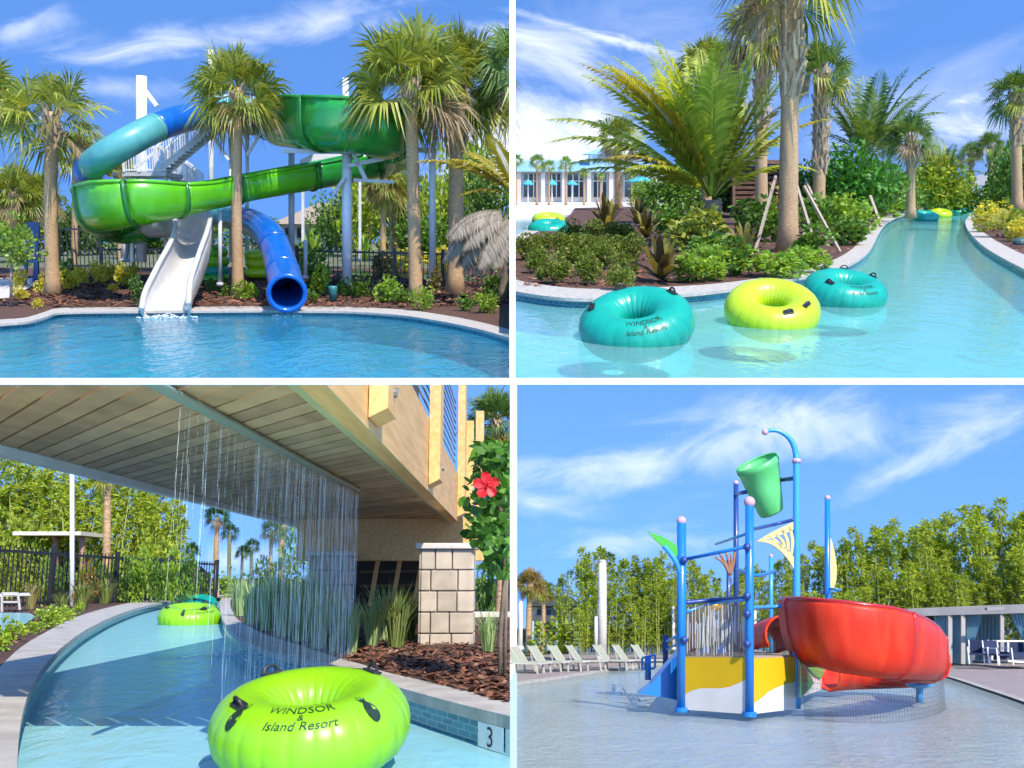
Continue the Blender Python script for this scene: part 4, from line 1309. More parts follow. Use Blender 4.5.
# ---- stone piers
STONE = mat('pier_stone', (0.60, 0.49, 0.36), 0.85, (0.34, 0.28, 0.20), 7, island=.5, bump=.3)
MORT = mat('mortar', (0.22, 0.18, 0.14), 0.9); CAPS = mat('cap_stone', (0.62, 0.56, 0.47), 0.8, (0.52, 0.47, 0.39), 5)
def pier(label, x0, x1, ytop, ybase, Y, seed, courses, side=.0):
    rng = random.Random(seed); t = thing(P, 'stone_pier', label, 'stone pier', P.at((x0 + x1) / 2, ybase, Y), 'stone piers under the bridge')
    a, b = P.at(x0, ytop, Y), P.at(x1, ybase, Y); w = b.x - a.x; dpt = w * .9; zt = a.z; zb = b.z - .05
    mb = MB(); mb.box(((a.x + b.x) / 2, Y + dpt / 2, (zt + zb) / 2), (w - .02, dpt - .02, zt - zb)); sh = mb.part('shaft', MORT, t)
    mb = MB(); hc = (zt - zb) / courses
    for j in range(courses):
        cuts = [0] + sorted(rng.uniform(.28, .45) + .33 * i * rng.uniform(.9, 1.05) for i in range(2)) + [1]
        cuts = [0, rng.uniform(.18, .38), rng.uniform(.52, .74), 1]
        for i in range(3):
            g = .005; xa, xb = a.x + w * cuts[i] + g, a.x + w * cuts[i + 1] - g
            mb.box(((xa + xb) / 2, Y + .02, zb + hc * (j + .5)), (xb - xa, .06 + rng.uniform(0, .012), hc - 2 * g))
            mb.box((b.x - .01, Y + dpt * (cuts[i] + cuts[i + 1]) / 2, zb + hc * (j + .5)), (.05, dpt * (cuts[i + 1] - cuts[i]) - 2 * g, hc - 2 * g))
            mb.box((a.x + .01, Y + dpt * (cuts[i] + cuts[i + 1]) / 2, zb + hc * (j + .5)), (.05, dpt * (cuts[i + 1] - cuts[i]) - 2 * g, hc - 2 * g))
    bevel(mb.part('stone_facing', STONE, t), .008)
    mb = MB(); mb.box(((a.x + b.x) / 2, Y + dpt / 2, zt + .025), (w + .09, dpt + .1, .05)); bevel(mb.part('cap', CAPS, t), .01)
pier('near stone pier with pale cap standing in bark chips right of the curtain', 421, 471.5, 549, 649, 8.75, 4, 5)
pier('farther stone pier half hidden behind the falling water curtain', 310, 345, 556, 640, 11.3, 6, 6)

# ---- tubes
ring(P, 'large lime green tube with black printing floating in front under the water curtain', 311, 724, 190, LIME, .16, (12, -2), .08, handles=(.62, 2.25, 3.7))
ring(P, 'small lime green tube with black prints drifting far up the river', 190, 617.5, 60, LIME, .10, (8, 2), .9, pine=True)
ring(P, 'teal tube just behind the distant lime tube', 194, 605, 44, TEAL, .08, (8, 0), .3, printed=False)
# spray where the curtain hits the tube
# ---- plants and background
pole(P, 'lamp_post', 'slim white lamp post standing in the left hedge', 'lamp post', 72, 470, 614, 4.6, 20.5, WHITE)
sabal(P, 'bare palm trunk rising behind the left hedge up to the bridge edge', 107, 610, 24, 107.5, 474, 20, 7.5, 11, .12, nl=24)
pg = thing(P, 'pergola', 'low pale flat roofed shelter behind the left fence', 'pergola', P.at(60, 600, 27))
mb = MB(); a, b = P.at(20, 534, 27), P.at(87, 534, 27); mb.box(((a.x + b.x) / 2, 27.6, a.z), (b.x - a.x, 2.0, .1)); mb.part('roof', IVORY, pg)
for x in (26, 55, 82):
    mb = MB(); mb.beam(P.at(x, 604, 27.2), P.at(x, 536, 27.2), .12, .12); mb.part('post', mat('pergola_post', (0.42, 0.24, 0.15), 0.7), pg)
def fence(P, label, xs, top, base, Yf, step, m=BLACK, bar=.012, clip=False, every=1.6, name='metal_fence', group=None):
    a, b = P.at(xs[0], base[0], Yf[0]), P.at(xs[1], base[1], Yf[1]); h0 = P.at(xs[0], top[0], Yf[0]).z - a.z; h1 = P.at(xs[1], top[1], Yf[1]).z - b.z
    t = thing(P, name, label, 'fence', a, group)
    n = max(2, int((b - a).length / step)); mb = MB()
    for i in range(n + 1):
        u = i / n; p = a.lerp(b, u); h = h0 + (h1 - h0) * u; mb.beam(p, p + V((0, 0, h)), bar, bar)
    mb.part('pickets', m, t, clip=clip)
    mb = MB()
    for k in (.10, .93):
        mb.beam(a + V((0, 0, h0 * k)), b + V((0, 0, h1 * k)), bar * 1.6, bar * 2.4)
    mb.part('rails', m, t, clip=clip)
    k = max(1, int((b - a).length / every))
    for i in range(k + 1):
        u = i / k; p = a.lerp(b, u); h = h0 + (h1 - h0) * u
        mb = MB(); mb.beam(p, p + V((0, 0, h * 1.06)), bar * 4, bar * 4); mb.part('post', m, t, clip=clip)
    return t
fence(P, 'black metal fence with tall posts at the left edge behind the hedge', (-30, 215), (544, 562), (612, 601), (19, 27), .12, bar=.022, every=1.9)
# bright bamboo screen and trees
for i, (x, top) in enumerate([(-8, 452), (6, 470), (18, 458), (30, 476), (44, 482), (50, 462), (62, 478), (76, 478), (88, 474), (100, 470), (112, 472), (124, 474), (136, 478), (146, 484), (156, 492), (164, 500), (170, 515)]):
    Y = 29 + rng.uniform(-1, 1.2)
    bamboo(P, 'bright yellow green bamboo towering behind the left hedge', x, 606, Y, 606 - top, i + 2, 'bamboo behind the left hedge', BAMB, 1.15)
for i, (x, w, h) in enumerate([(10, 60, 72), (40, 52, 76), (132, 44, 60), (160, 44, 70)]):
    shrub(P, 'leafy_tree', ['broad loose olive tree behind the black fence at the left edge', 'grey green tree left of the lamp post', 'yellow green tree right of the palm trunk', 'pale green tree at the right end of the bamboo'][i], x, 604, 27 + i * .3, w, h, [BAMBD, BAMBD, BAMB, BAMB][i], i, 'tree', n=1100, ls=.09, clumps=14)
for i, x in enumerate((44, 58, 84, 98, 114, 128, 143, 157, 171, 184)):
    shrub(P, 'hedge_shrub', 'leafy green shrub in the hedge along the left river bank', x, 604 - i * .3, 23.5 - i * .05, 22, 44 + rng.uniform(-5, 9), [LIGHTG, GREEN][i % 2], i, 'shrub', 'hedge along the left bank', n=620, ls=.13)
sh = MB()
for i, (x, y, c) in enumerate(((85, 603, 22), (78, 607, 14))):
    shrub(P, 'red_shrub', ['rust red leaved shrub behind the lamp post', 'small reddish shrub at the foot of the lamp post'][i], x, y, 20, c, c * 1.6, leaf('rust_leaf', (0.28, 0.09, 0.02), (0.20, 0.20, 0.03)), i, 'shrub', n=300)
for i, (x, y, w, h, m) in enumerate([(31, 609, 26, 32, GRASS), (82, 608, 30, 30, GRASS), (105, 604, 30, 28, GRASS), (128, 601, 28, 24, GRASS), (62, 612, 24, 22, GRASS)]):
    tuft(P, 'grass_tuft', ['straw coloured grass tuft beside the grey bench', 'feathery grass tuft right of the lamp post foot', 'feathery grass tuft in the middle of the left bed', 'feathery grass tuft at the far end of the left bed', 'feathery grass tuft left of the lamp post foot'][i], x, y, P.gnd(x, y, G3).y, w, h, leaf('straw_grass', (0.30, 0.26, 0.09), (0.40, 0.36, 0.14)) if i == 0 else m, i, group='grasses on the left bank', n=130)
for i, (x, y, w, h) in enumerate([(45, 628, 28, 17), (58, 624, 24, 17), (34, 633, 18, 12), (12, 641, 26, 22), (2, 650, 22, 20), (65, 621, 14, 12), (80, 615, 13, 11)]):
    shrub(P, 'low_shrub', ['bright green low shrub in the middle of the left bed', 'bright green low shrub beside the coping bend', 'small bright shrub left of the larger pair', 'bright spiky shrub beside the side pool', 'bright spiky shrub cut by the left edge', 'tiny bright shrub nearest the pale coping', 'tiny bright shrub by the far bend'][i], x, y, P.gnd(x, y, G3).y, w, h, leaf('lime_leaf', (0.20, 0.34, 0.02), (0.42, 0.52, 0.05)), i, 'shrub', 'low bright shrubs on the left bank', n=260, ls=.2)
# side pool and bench at far left
mb = MB(); mb.poly([P.gnd(x, y, G3 + .03) for x, y in ((-40, 640), (-5, 634), (22, 626), (36, 617), (30, 613), (-40, 612))]); mb.obj(P, 'side_pool_water', W3, kind='structure')
bn = thing(P, 'bench', 'grey metal bench frame at the left edge beside the side pool', 'bench', P.at(10, 611, 17))
mb = MB()
for a, b in (((2, 593), (2, 612)), ((2, 593), (18, 593)), ((18, 593), (20, 610)), ((2, 602), (19, 602))): mb.beam(P.at(*a, 17), P.at(*b, 17), .03, .03, (0, 1, 0))
mb.part('frame', FR, bn)
MB().prism([P.at(-6, 594, 17.2), P.at(18, 593, 17.2), P.at(20, 596, 17), P.at(-6, 597, 17)], (0, .4, 0)).part('seat', IVORY, bn)
# distant palms seen through the curtain
for i, (x, yb, yt, cr, tw, Y, lb) in enumerate([(217, 600, 516, 17, 5, 32, 'tallest distant palm seen through the falling water'), (229, 600, 531, 12, 4, 34, 'distant palm just right of the tallest one'), (192, 600, 549, 10, 3.2, 38, 'short distant palm left of the tallest one'),
        (242, 600, 552, 9, 3, 40, 'small distant palm left of the pair by the grasses'), (251, 600, 546, 11, 3.2, 38, 'distant palm at mid height beside the pale sky gap'), (271, 600, 530, 15, 4, 33, 'distant palm left of the far stone pier'), (284, 600, 525, 16, 6, 30, 'thick trunked distant palm nearest the far stone pier')]):
    sabal(P, lb, x, yb, Y, x + .5, yt, cr, tw, 60 + i, group='distant palms beyond the river', mats=(SABALD, SABAL, DEADL), nl=26, lo=-40)
for i, (x, w, h, m) in enumerate([(186, 26, 36, GREEN), (206, 30, 28, GREEN), (228, 26, 26, LIGHTG), (250, 30, 24, GREEN), (266, 30, 46, DARKG), (290, 34, 66, GREEN)]):
    shrub(P, 'far_shrub', ['green shrub at the far river bend left of the palms', 'green shrub below the tallest distant palm', 'pale shrub beyond the far river bend', 'green shrub behind the near grasses', 'dark shrub behind the tall grasses', 'tall leafy shrub against the far stone pier'][i], x, 599, 29, w, h, m, i, 'shrub', 'shrubs beyond the far bend', n=420)
fh = thing(P, 'far_building', 'small pale building far beyond the river bend', 'building', P.at(188, 598, 60)); mb = MB(); a, b = P.at(178, 572, 60), P.at(200, 598, 60); mb.box(((a.x + b.x) / 2, 61, (a.z + b.z) / 2), (b.x - a.x, 2, a.z - b.z)); mb.part('wall', HW, fh)
mb = MB(); mb.prism([P.at(176, 572, 59.6), P.at(202, 572, 59.6), P.at(196, 566, 61), P.at(182, 566, 61)], (0, 1, 0)); mb.part('roof', mat('shingle', (0.2, 0.2, 0.2)), fh)
# tall reeds by the right bank
REED = leaf('reed_leaf', (0.22, 0.36, 0.12), (0.46, 0.56, 0.24), .25)
for i, (x, y, w, h) in enumerate([(240, 616, 40, 38), (252, 624, 44, 42), (268, 630, 46, 48), (284, 636, 48, 52), (300, 641, 46, 56), (318, 648, 42, 58), (336, 652, 40, 58), (352, 654, 32, 52), (276, 622, 50, 46), (310, 630, 50, 56)]):
    tuft(P, 'reed_clump', 'grey green reed clump behind the water curtain on the right bank', x, y, P.gnd(x, y, G3).y, w, h * 1.15, REED, i, 'reeds', 'reeds along the right bank', n=150, spread=.35, bw=.02)
for i, (x, y, w, h, m) in enumerate([(396, 647, 50, 60, GRASS), (410, 640, 34, 50, GRASS), (372, 646, 36, 46, REED), (488, 652, 34, 42, REED), (384, 640, 46, 56, REED)]):
    tuft(P, 'grass_tuft', ['fountain grass tuft left of the near stone pier', 'grass tuft touching the near stone pier', 'grass tuft at the right end of the water curtain', 'thin grass tuft right of the near stone pier', 'darker grass tuft under the bridge struts'][i], x, y, P.gnd(x, y, G3).y, w, h * 1.1, m, i + 1, group='grasses near the stone pier', n=130)
# hibiscus at the right edge
hb = thing(P, 'hibiscus', 'hibiscus bush with one large red flower at the right frame edge', 'flowering shrub', P.at(499, 700, 6.0))
mb = MB(); YH = 5.6; sH = YH / F
r2 = random.Random(12)
for _ in range(1150):
    x = r2.gauss(496, 17); y = r2.uniform(440, 572)
    if x < 461 + abs(y - 500) * .18 + r2.uniform(0, 10) or x > 520: continue
    if y > 545 and x < 486: continue
    c = P.at(x, y, YH + r2.uniform(-.28, .30))
    a = vnoise(r2, 1); a.z -= .5; a.normalize(); b = a.cross(vnoise(r2, 1)).normalized(); L = r2.uniform(8, 15) * sH; w_ = L * .36
    mb.add([c, c + a * L * .3 - b * w_, c + a * L * .7 - b * w_ * .8, c + a * L, c + a * L * .7 + b * w_ * .8, c + a * L * .3 + b * w_], [(0, 1, 2, 3, 4, 5)])
mb.part('foliage', leaf('hibiscus_leaf', (0.03, 0.10, 0.012), (0.16, 0.34, 0.04), .25, .5), hb, False, True)
mb = MB(); mb.tube(catmull([P.at(501, 702, 6), P.at(500, 640, 5.8), P.at(505, 560, 5.7), P.at(496, 470, 5.6)], 5), .014, 7); mb.tube([P.at(504, 700, 5.9), P.at(507, 560, 5.7)], .010, 6); mb.part('stems', BARK, hb, True, True)
fl = MB(); c = P.at(486.5, 485.5, YH - .34); sF = (YH - .34) / F
fx, fz, fy = V((1, 0, .1)), V((-.1, 0, 1)), V((0, -1, 0))
for k in range(5):
    a = rad(90 + 72 * k); d = fx * math.cos(a) + fz * math.sin(a); s_ = fx * -math.sin(a) + fz * math.cos(a)
    row = [(0, .8), (4, 3.4), (8, 5.0), (11.5, 4.2), (13, 1.6)]
    L_ = [c + (d * r - s_ * w_ * (1 + .12 * (i % 2)) + fy * (1.5 + r * .22 - (i % 2) * 1.0)) * sF for i, (r, w_) in enumerate(row)]
    R_ = [c + (d * r + s_ * w_ + fy * (1.5 + r * .22 + (i % 2) * .8)) * sF for i, (r, w_) in enumerate(row)]
    C_ = [c + (d * r * 1.03 + fy * (r * .10)) * sF for i, (r, w_) in enumerate(row)]
    strip(fl, L_, C_); strip(fl, C_, R_)
fo = fl.part('flower', mat('hibiscus_red', (0.75, 0.02, 0.015), 0.5, (0.6, 0.01, 0.02), 20), hb, True)
mb = MB(); mb.tube([c, c + (fx * 2 + fz * 2 + fy * 7) * sF], 1.0 * sF, 6); mb.ball(c + (fx * 2 + fz * 2 + fy * 7.5) * sF, 1.5 * sF, 8, 6); k = child(mb.mesh('stamen', mat('stamen', (0.5, 0.03, 0.02), .6), P, BASE[hb.name][1], True), 'stamen', fo)
sabal(P, 'palm with hanging fronds seen behind the hibiscus at the right edge', 497, 655, 16, 496, 420, 42, 9, 23, .1, clip=True, mats=(SABALD, SABAL, SABALY), lo=-75)
mb = MB(); a = P.at(470, 612, 14.5); b = P.at(512, 640, 14.5); mb.box(((a.x + b.x) / 2, 14.6, (a.z + b.z) / 2), (b.x - a.x, .2, a.z - b.z)); mb.obj(P, 'garden_wall', IVORY, label='low pale garden wall behind the near stone pier', cat='wall', clip=True)
for i, (x, y, w, h) in enumerate([(486, 640, 44, 70), (505, 640, 40, 60)]):
    shrub(P, 'back_shrub', ['green shrub behind the pale garden wall', 'green shrub at the right edge behind the wall'][i], x if i == 0 else 494, y, 16.5 + i, 30, h, GREEN, i, 'shrub', 'shrubs behind the garden wall', n=500)
MB().tube([P.at(503.5, 690, 5.9), P.at(508, 566, 5.9)], .007, 6).obj(P, 'plant_stake', WOODP, P.at(503.5, 690, 5.9), label='thin wooden stake supporting the hibiscus', cat='stake', clip=True)

for k, px in enumerate((238, 262, 285)):
    q = P.gnd(px, 655 + k * 6); foam(P, 'foam', q, .25, .3, 90, .010, 20 + k, .10)

# ================================================================ lazy river with planted island (upper right)
P = P2
rng = random.Random(22)
G2 = 0.36


def Yg(row, dz=G2): return (P2.H - dz) * 1000 / (row - 187)


FLOOR2 = mat('river_floor_pale', (0.34, 0.72, 0.72), 0.8, (0.42, 0.78, 0.77), .8)
MB().quad(V((0, 21, -P.H - 1.1)), V((40, 21, -P.H - 1.1)), V((330, 420, -P.H - 1.1)), V((-40, 420, -P.H - 1.1))).obj(P, 'river_floor', FLOOR2, kind='structure', clip=True)
W2 = water('river_water_pale', (0.62, 0.93, 0.95), 1.3, 0.5, 0.07, 0.9, (0.28, 0.64, 0.62), 0.40, stretch=(1, .5, 1))
MB().quad(V((0, 21, -P.H)), V((40, 21, -P.H)), V((330, 420, -P.H)), V((-40, 420, -P.H))).obj(P, 'river_water', W2, kind='structure', clip=True)
TILE2 = brickmat('waterline_tile_large', (0.02, 0.17, 0.24), (0.05, 0.28, 0.34), (0.22, 0.34, 0.38), 2.4, 0.5, 0.25, 0.03, 0.2, swap=(math.pi / 2, 0, 0))
Iin = catmull([P.gnd(x, y, G2) for x, y in ((560, 222), (535, 227), (514, 236), (490, 250), (474, 266), (480, 282), (514, 291), (562, 297.5), (612, 298), (660, 295.5), (705, 292), (745, 287), (785, 280.5), (825, 272), (850, 264), (866, 254), (874, 243), (880, 231), (888, 222), (900, 216.5), (918, 212), (940, 209), (962, 206), (975, 204))], 5)
Iout = catmull([P.gnd(x, y, G2) for x, y in ((566, 224), (545, 229), (527, 237), (508, 250), (497, 262), (500, 273), (520, 280.5), (562, 287), (612, 289), (660, 287), (705, 284.5), (742, 280.5), (778, 274.5), (812, 267), (834, 259.5), (850, 250.5), (860, 241), (867, 230), (876, 221), (889, 214.5), (910, 209.8), (934, 207), (955, 204.3), (968, 202.5))], 5)
fr = []
for i, p in enumerate(Iin):
    t = i / (len(Iin) - 1); fr.append(P.gnd(575 + 390 * t ** 1.1, 208 - 8 * t, G2 + .05))
bank(P, 'planted_bed', Iin, Iout, fr, G2, -P.H - 1.1, FLOOR2, TILE2, skirt=.12)
Rin2 = catmull([P.gnd(x, y, G2) for x, y in ((1090, 300), (1056, 286), (1024, 269), (1000, 256.5), (982, 245), (971, 234), (966, 226), (966, 220), (972, 214), (985, 209.5), (1010, 206), (1060, 203))], 5)
Rout2 = catmull([P.gnd(x, y, G2) for x, y in ((1100, 285), (1064, 272), (1032, 258), (1008, 247), (991, 237.5), (979, 228.5), (975, 222.5), (976, 218), (983, 213.5), (995, 210.3), (1015, 207.5), (1060, 204.5))], 5)
fr = [P.gnd(1150 - 40 * i / (len(Rin2) - 1), 262 - 58 * i / (len(Rin2) - 1), G2 + .05) for i in range(len(Rin2))]
bank(P, 'planted_bed', Rin2, Rout2, fr, G2, -P.H - 1.1, FLOOR2, TILE2, skirt=.12)
# pale deck across the water on the left, far ground
SAND = mat('pale_deck', (0.66, 0.61, 0.54), 0.8, (0.58, 0.53, 0.47), .6)
dk = catmull([P.gnd(x, y, .25) for x, y in ((440, 226), (516, 219.5), (548, 217), (590, 212.5), (630, 209))], 5)
mb = MB(); strip(mb, dk, [P.gnd(x, 197.5, .25) for x in lerp_list([450, 760], len(dk))]); strip(mb, [p - V((0, 0, .3)) for p in dk], dk); mb.obj(P, 'pool_deck', SAND, kind='structure', clip=True)
mb = MB(); mb.quad(P.gnd(540, 209, .2), P.gnd(1120, 203.2, .2), P.gnd(1120, 196, .2), P.gnd(480, 196, .2)); mb.obj(P, 'lawn', mat('far_grass', (0.07, 0.10, 0.03)), kind='structure', clip=True)
pk = random.Random(7)
def pick3(rng):
    x = rng.uniform(516, 860); y = rng.uniform(228, 288)
    return P.gnd(x, y, G2 + .03) if y < 286 - max(0, x - 640) * .105 - max(0, x - 800) * .3 and y > 250 - (x - 516) * .25 else None
chips(P, 'bark_chips', pick3, 3000, .24, 5, CHIP)
def pick4(rng):
    x = rng.uniform(976, 1024); y = rng.uniform(222, 262)
    return P.gnd(x, y, G2 + .03) if y < 221 + (x - 976) * .72 else None
chips(P, 'bark_chips', pick4, 700, .24, 6, CHIP)

# ---- tubes
ring(P, 'teal inflatable tube with dark printing floating left of the lime tube', 636.5, 324, 117, TEAL, .42, (19, -9), .06, handles=(0.30, 1.7, 2.85), pine=False)
ring(P, 'plain yellow lime inflatable tube floating between two teal tubes', 772, 310, 95, YLIME, .42, (23, -3), .5, printed=False, handles=(-1.9, -1.2))
ring(P, 'teal inflatable tube with printing floating right of the lime tube', 845, 292, 82, TEAL, .42, (14, 4), .22, handles=(.15, 1.2, 2.0, 3.6), pine=False)
ring(P, 'small lime tube lying behind a teal tube on the far left water', 548.5, 220, 33, YLIME, .9, (8, 0), 0, printed=False, handles=())
ring(P, 'small teal tube on the far left water beside the island tip', 549, 229.5, 42, TEAL, .42, (10, 0), 0, printed=False, handles=(1, 3))
ring(P, 'distant teal tube nearest the bend of the river', 925.5, 217, 25, TEAL, .42, (12, 0), 0, printed=False, handles=())
ring(P, 'distant lime tube between distant teal tubes at the river bend', 941, 214, 21, YLIME, .42, (12, 0), 0, printed=False, handles=())
ring(P, 'distant teal tube right of the distant lime tube', 957, 211.5, 17, TEAL, .42, (12, 0), 0, printed=False, handles=())
ring(P, 'farthest teal tube at the end of the river', 968, 209.5, 15, TEAL, .42, (12, 0), 0, printed=False, handles=())

# ---- clubhouse, umbrellas
YB2 = 270
ch = thing(P, 'clubhouse', 'long white clubhouse with pale blue roof and cupola across the pool', 'building', P.gnd(580, 201, 0))
CW = mat('clubhouse_wall', (0.74, 0.68, 0.58), 0.8, (0.66, 0.6, 0.52), .2); BR = mat('blue_roof', (0.22, 0.42, 0.58), 0.5, (0.28, 0.48, 0.62), .3, stretch=(3, .2, .2)); TR_ = mat('tower_white', (0.82, 0.82, 0.8), .6)
def pb(mb, x0, y0, x1, y1, Y, d):
    a, b = P.at(x0, y0, Y), P.at(x1, y1, Y); mb.prism([P.at(x0, y0, Y), P.at(x1, y0, Y), P.at(x1, y1, Y), P.at(x0, y1, Y)], (0, d, 0)); return mb
pb(MB(), 470, 170, 662, 203, YB2, 30).part('wall', CW, ch, clip=True)
mb = MB(); a, b, c, d = P.at(465, 171.5, YB2 - 4), P.at(660, 171.5, YB2 - 4), P.at(648, 162, YB2 + 16), P.at(470, 160, YB2 + 16)
mb.add([a, b, c, d, a + V((0, 40, 0)), b + V((0, 40, 0))], [(0, 1, 2, 3), (3, 2, 5, 4), (1, 5, 2)]); mb.part('roof', BR, ch, clip=True)
for x0, x1 in ((523, 539), (547, 561), (567, 585), (593, 607), (624, 646)):
    w_ = pb(MB(), x0, 174, x1, 197, YB2 - .4, .3).part('window', GLASS, ch)
    mb = MB()
    for k in range(4):
        x = x0 + (x1 - x0) * k / 3; mb.beam(P.at(x, 174, YB2 - .6), P.at(x, 197, YB2 - .6), .22, .2, (0, 1, 0))
    mb.beam(P.at(x0, 181, YB2 - .6), P.at(x1, 181, YB2 - .6), .2, .2); child(mb.mesh('frame', WHITE, P, BASE[ch.name][1]), 'frame', w_)
for x in (519, 543, 564, 589, 611, 619, 651):
    mb = MB(); mb.beam(P.at(x, 204, YB2 - 2.5), P.at(x, 171, YB2 - 2.5), 1.1, 1.1); mb.part('column', mat('column_stone', (0.6, 0.52, 0.42), .8), ch)
cu = pb(MB(), 590, 153, 611, 166, YB2 + 8, 5.5).part('cupola', TR_, ch)
mb = MB(); pts = [P.at(584, 154, YB2 + 6.5), P.at(616, 154, YB2 + 6.5)]; q = [pts[0], pts[1], pts[1] + V((0, 8.5, 0)), pts[0] + V((0, 8.5, 0))]; ap = P.at(600, 147.5, YB2 + 10.7)
mb.add(q + [ap], [(0, 1, 4), (1, 2, 4), (2, 3, 4), (3, 0, 4), (3, 2, 1, 0)]); child(mb.mesh('cupola_roof', BR, P, BASE[ch.name][1]), 'cupola_roof', cu)
mb = MB()
for x in (594, 598.5, 603, 607.5): pb(mb, x - 1.2, 156, x + 1.2, 163, YB2 + 7.8, .3)
child(mb.mesh('louvres', mat('louvre_grey', (0.5, 0.52, 0.54), .6), P, BASE[ch.name][1]), 'louvres', cu)
UMB = mat('teal_canvas', (0.06, 0.36, 0.38), 0.8)
def umbrella(label, x, ytop, yrim, half, Y, base=203):
    t = thing(P, 'pool_umbrella', label, 'umbrella', P.at(x, base, Y), 'teal umbrellas on the far deck')
    MB().tube([P.at(x, base, Y), P.at(x, ytop, Y)], .14, 8).part('pole', WHITE, t)
    c = P.at(x, yrim, Y); ap = P.at(x, ytop, Y); r = half * Y / F; n = 10
    vs = [c + V((r * math.cos(2 * math.pi * k / n), r * math.sin(2 * math.pi * k / n), 0)) for k in range(n)]
    vs += [v - V((0, 0, .25)) for v in vs]
    mb = MB(); mb.add(vs + [ap], [(k, (k + 1) % n, 2 * n) for k in range(n)] + [(k, n + k, n + (k + 1) % n, (k + 1) % n) for k in range(n)]); mb.part('canopy', UMB, t)
umbrella('teal umbrella at the left in front of the clubhouse', 528, 179, 184, 6, 240)
umbrella('teal umbrella second from the left before the clubhouse', 552, 179, 184, 5.5, 240)
umbrella('teal umbrella third from the left before the clubhouse', 572, 180, 184, 6, 240)
umbrella('largest teal umbrella right of the dark trunked palm', 641, 175, 181, 14, 215)
for i, (x, b, t_, r, lb) in enumerate([(537, 202, 161, 10, 'small bright palm in front of the clubhouse left end'), (549, 202, 166, 9, 'small palm second in the clubhouse row'), (566, 202, 163, 10, 'small palm third in the clubhouse row'), (516, 203, 160, 9, 'small palm cut by the frame at the clubhouse end'), (584, 202, 172, 6, 'tiny palm below the cupola left side'), (601, 202, 176, 5, 'tiny palm before the clubhouse windows'), (632, 202, 176, 7, 'tiny palm beside the largest umbrella')]):
    sabal(P, lb, x, b, 225, x, t_, r, 2.2, 80 + i, clip=(i == 3), group=None, mats=(leaf('far_palm_leaf', (0.14, 0.26, 0.04), (0.28, 0.40, 0.08), .3), SABAL, SABALY), nl=22)
sabal(P, 'dark trunked palm standing between the clubhouse and the feather palm', 619, 206, 170, 618, 137, 30, 6.5, 90, .2, mats=(DATE, DATEY, DEADL), nl=26)
shrub(P, 'trunk_shrub', 'brown mass of leaf bases at the foot of the dark trunked palm', 619, 206, 168, 10, 30, DEADL, 2, 'shrub', n=200)
# ---- big feather palm
def feather(P, label, x, y, Y, fr_, L, seed, mats, tw=26, trunk_top=None, name='feather_palm', lw=.20, clip=False, nl=44, arch=.75):
    """fr_: list of (azimuth deg, elevation deg, length factor)"""
    s = Y / F; b = P.at(x, y, Y); top = P.at(*(trunk_top or (x, y - 12)), Y); t = thing(P, name, label, 'palm tree', b); r_ = random.Random(seed)
    trunk_mb(b, top, tw * s / 2, tw * s * .45, r_).part('trunk', BARK, t, True, clip)
    mb = MB()
    for a, e, k in fr_:
        d = V((math.cos(rad(a)) * math.cos(rad(e)), math.sin(rad(a)) * math.cos(rad(e)), math.sin(rad(e))))
        mb.cur = 1 if r_.random() < .22 else (2 if len(mats) > 2 and e < 5 else 0)
        pinnate(mb, top + d * tw * s * .2, d, L * k * s, r_, arch * r_.uniform(.75, 1.25), nl, lw)
    mb.part('fronds', list(mats), t, False, clip)
    return t
fl_ = [(182, 58, 1.15), (172, 42, 1.15), (195, 60, 1.1), (178, 66, 1.05), (165, 30, .95), (150, 55, .9), (205, 35, .8), (210, 68, .95), (100, 80, .95), (265, 82, .95), (255, 72, .85), (20, 78, .95), (0, 62, .85), (-10, 50, .85), (8, 66, .95), (-25, 70, .9), (30, 45, .8), (-35, 35, .7), (330, 55, .8), (60, 60, .8), (120, 65, .85), (85, 50, .8), (190, 75, 1.0), (350, 78, .9)]
feather(P, 'large feather palm with long arching yellow green fronds on the island', 712, 248, 66, fl_ + [(a + 13, e - 4, k * .97) for a, e, k in fl_[:9]], 158, 1, (leaf('island_palm_leaf', (0.26, 0.36, 0.035), (0.56, 0.60, 0.08), .45), DATEY), 22, (711, 200), lw=.20, nl=58, arch=.68)
# ---- tall palms on the island
t = sabal(P, 'tallest thick trunked palm with criss cross boots reaching past the top edge', 788, 250, 61, 793, -42, 84, 17.5, 71, .46, bend=.1, lo=-70)
sabal(P, 'slim palm left of the tallest trunk with hanging fronds', 762, 222, 92, 762, 30, 46, 12, 72, .5, lo=-70)
sabal(P, 'booted palm right of the tallest trunk with a round crown', 819, 214, 100, 822, 70, 40, 11.5, 73, .72, mats=(SABALD, SABAL, DEADL), lo=-62)
sabal(P, 'palm whose crown shows behind the top of the feather palm', 706, 222, 105, 708, 74, 46, 10, 74, .3, mats=(SABAL, SABALY, DEADL))
sabal(P, 'small palm with loose crown right of the dark bushes', 911, 214, 112, 911, 137, 30, 8.5, 75, .4, mats=(SABALD, SABAL, DEADL))
sabal(P, 'palm with booted trunk at the right edge beyond the right bank', 1018, 209, 120, 1016, 92, 34, 10, 76, .45, mats=(SABALD, SABAL, DEADL), lo=-60)
sabal(P, 'distant slim palm left of the pair before the grey house', 970, 206, 165, 971, 152, 15, 4.5, 77, .3, mats=(SABALD, SABAL, DEADL), nl=26)
sabal(P, 'distant palm directly before the grey house', 990, 206, 160, 990, 145, 19, 5, 78, .3, mats=(SABALD, SABAL, DEADL), nl=26)
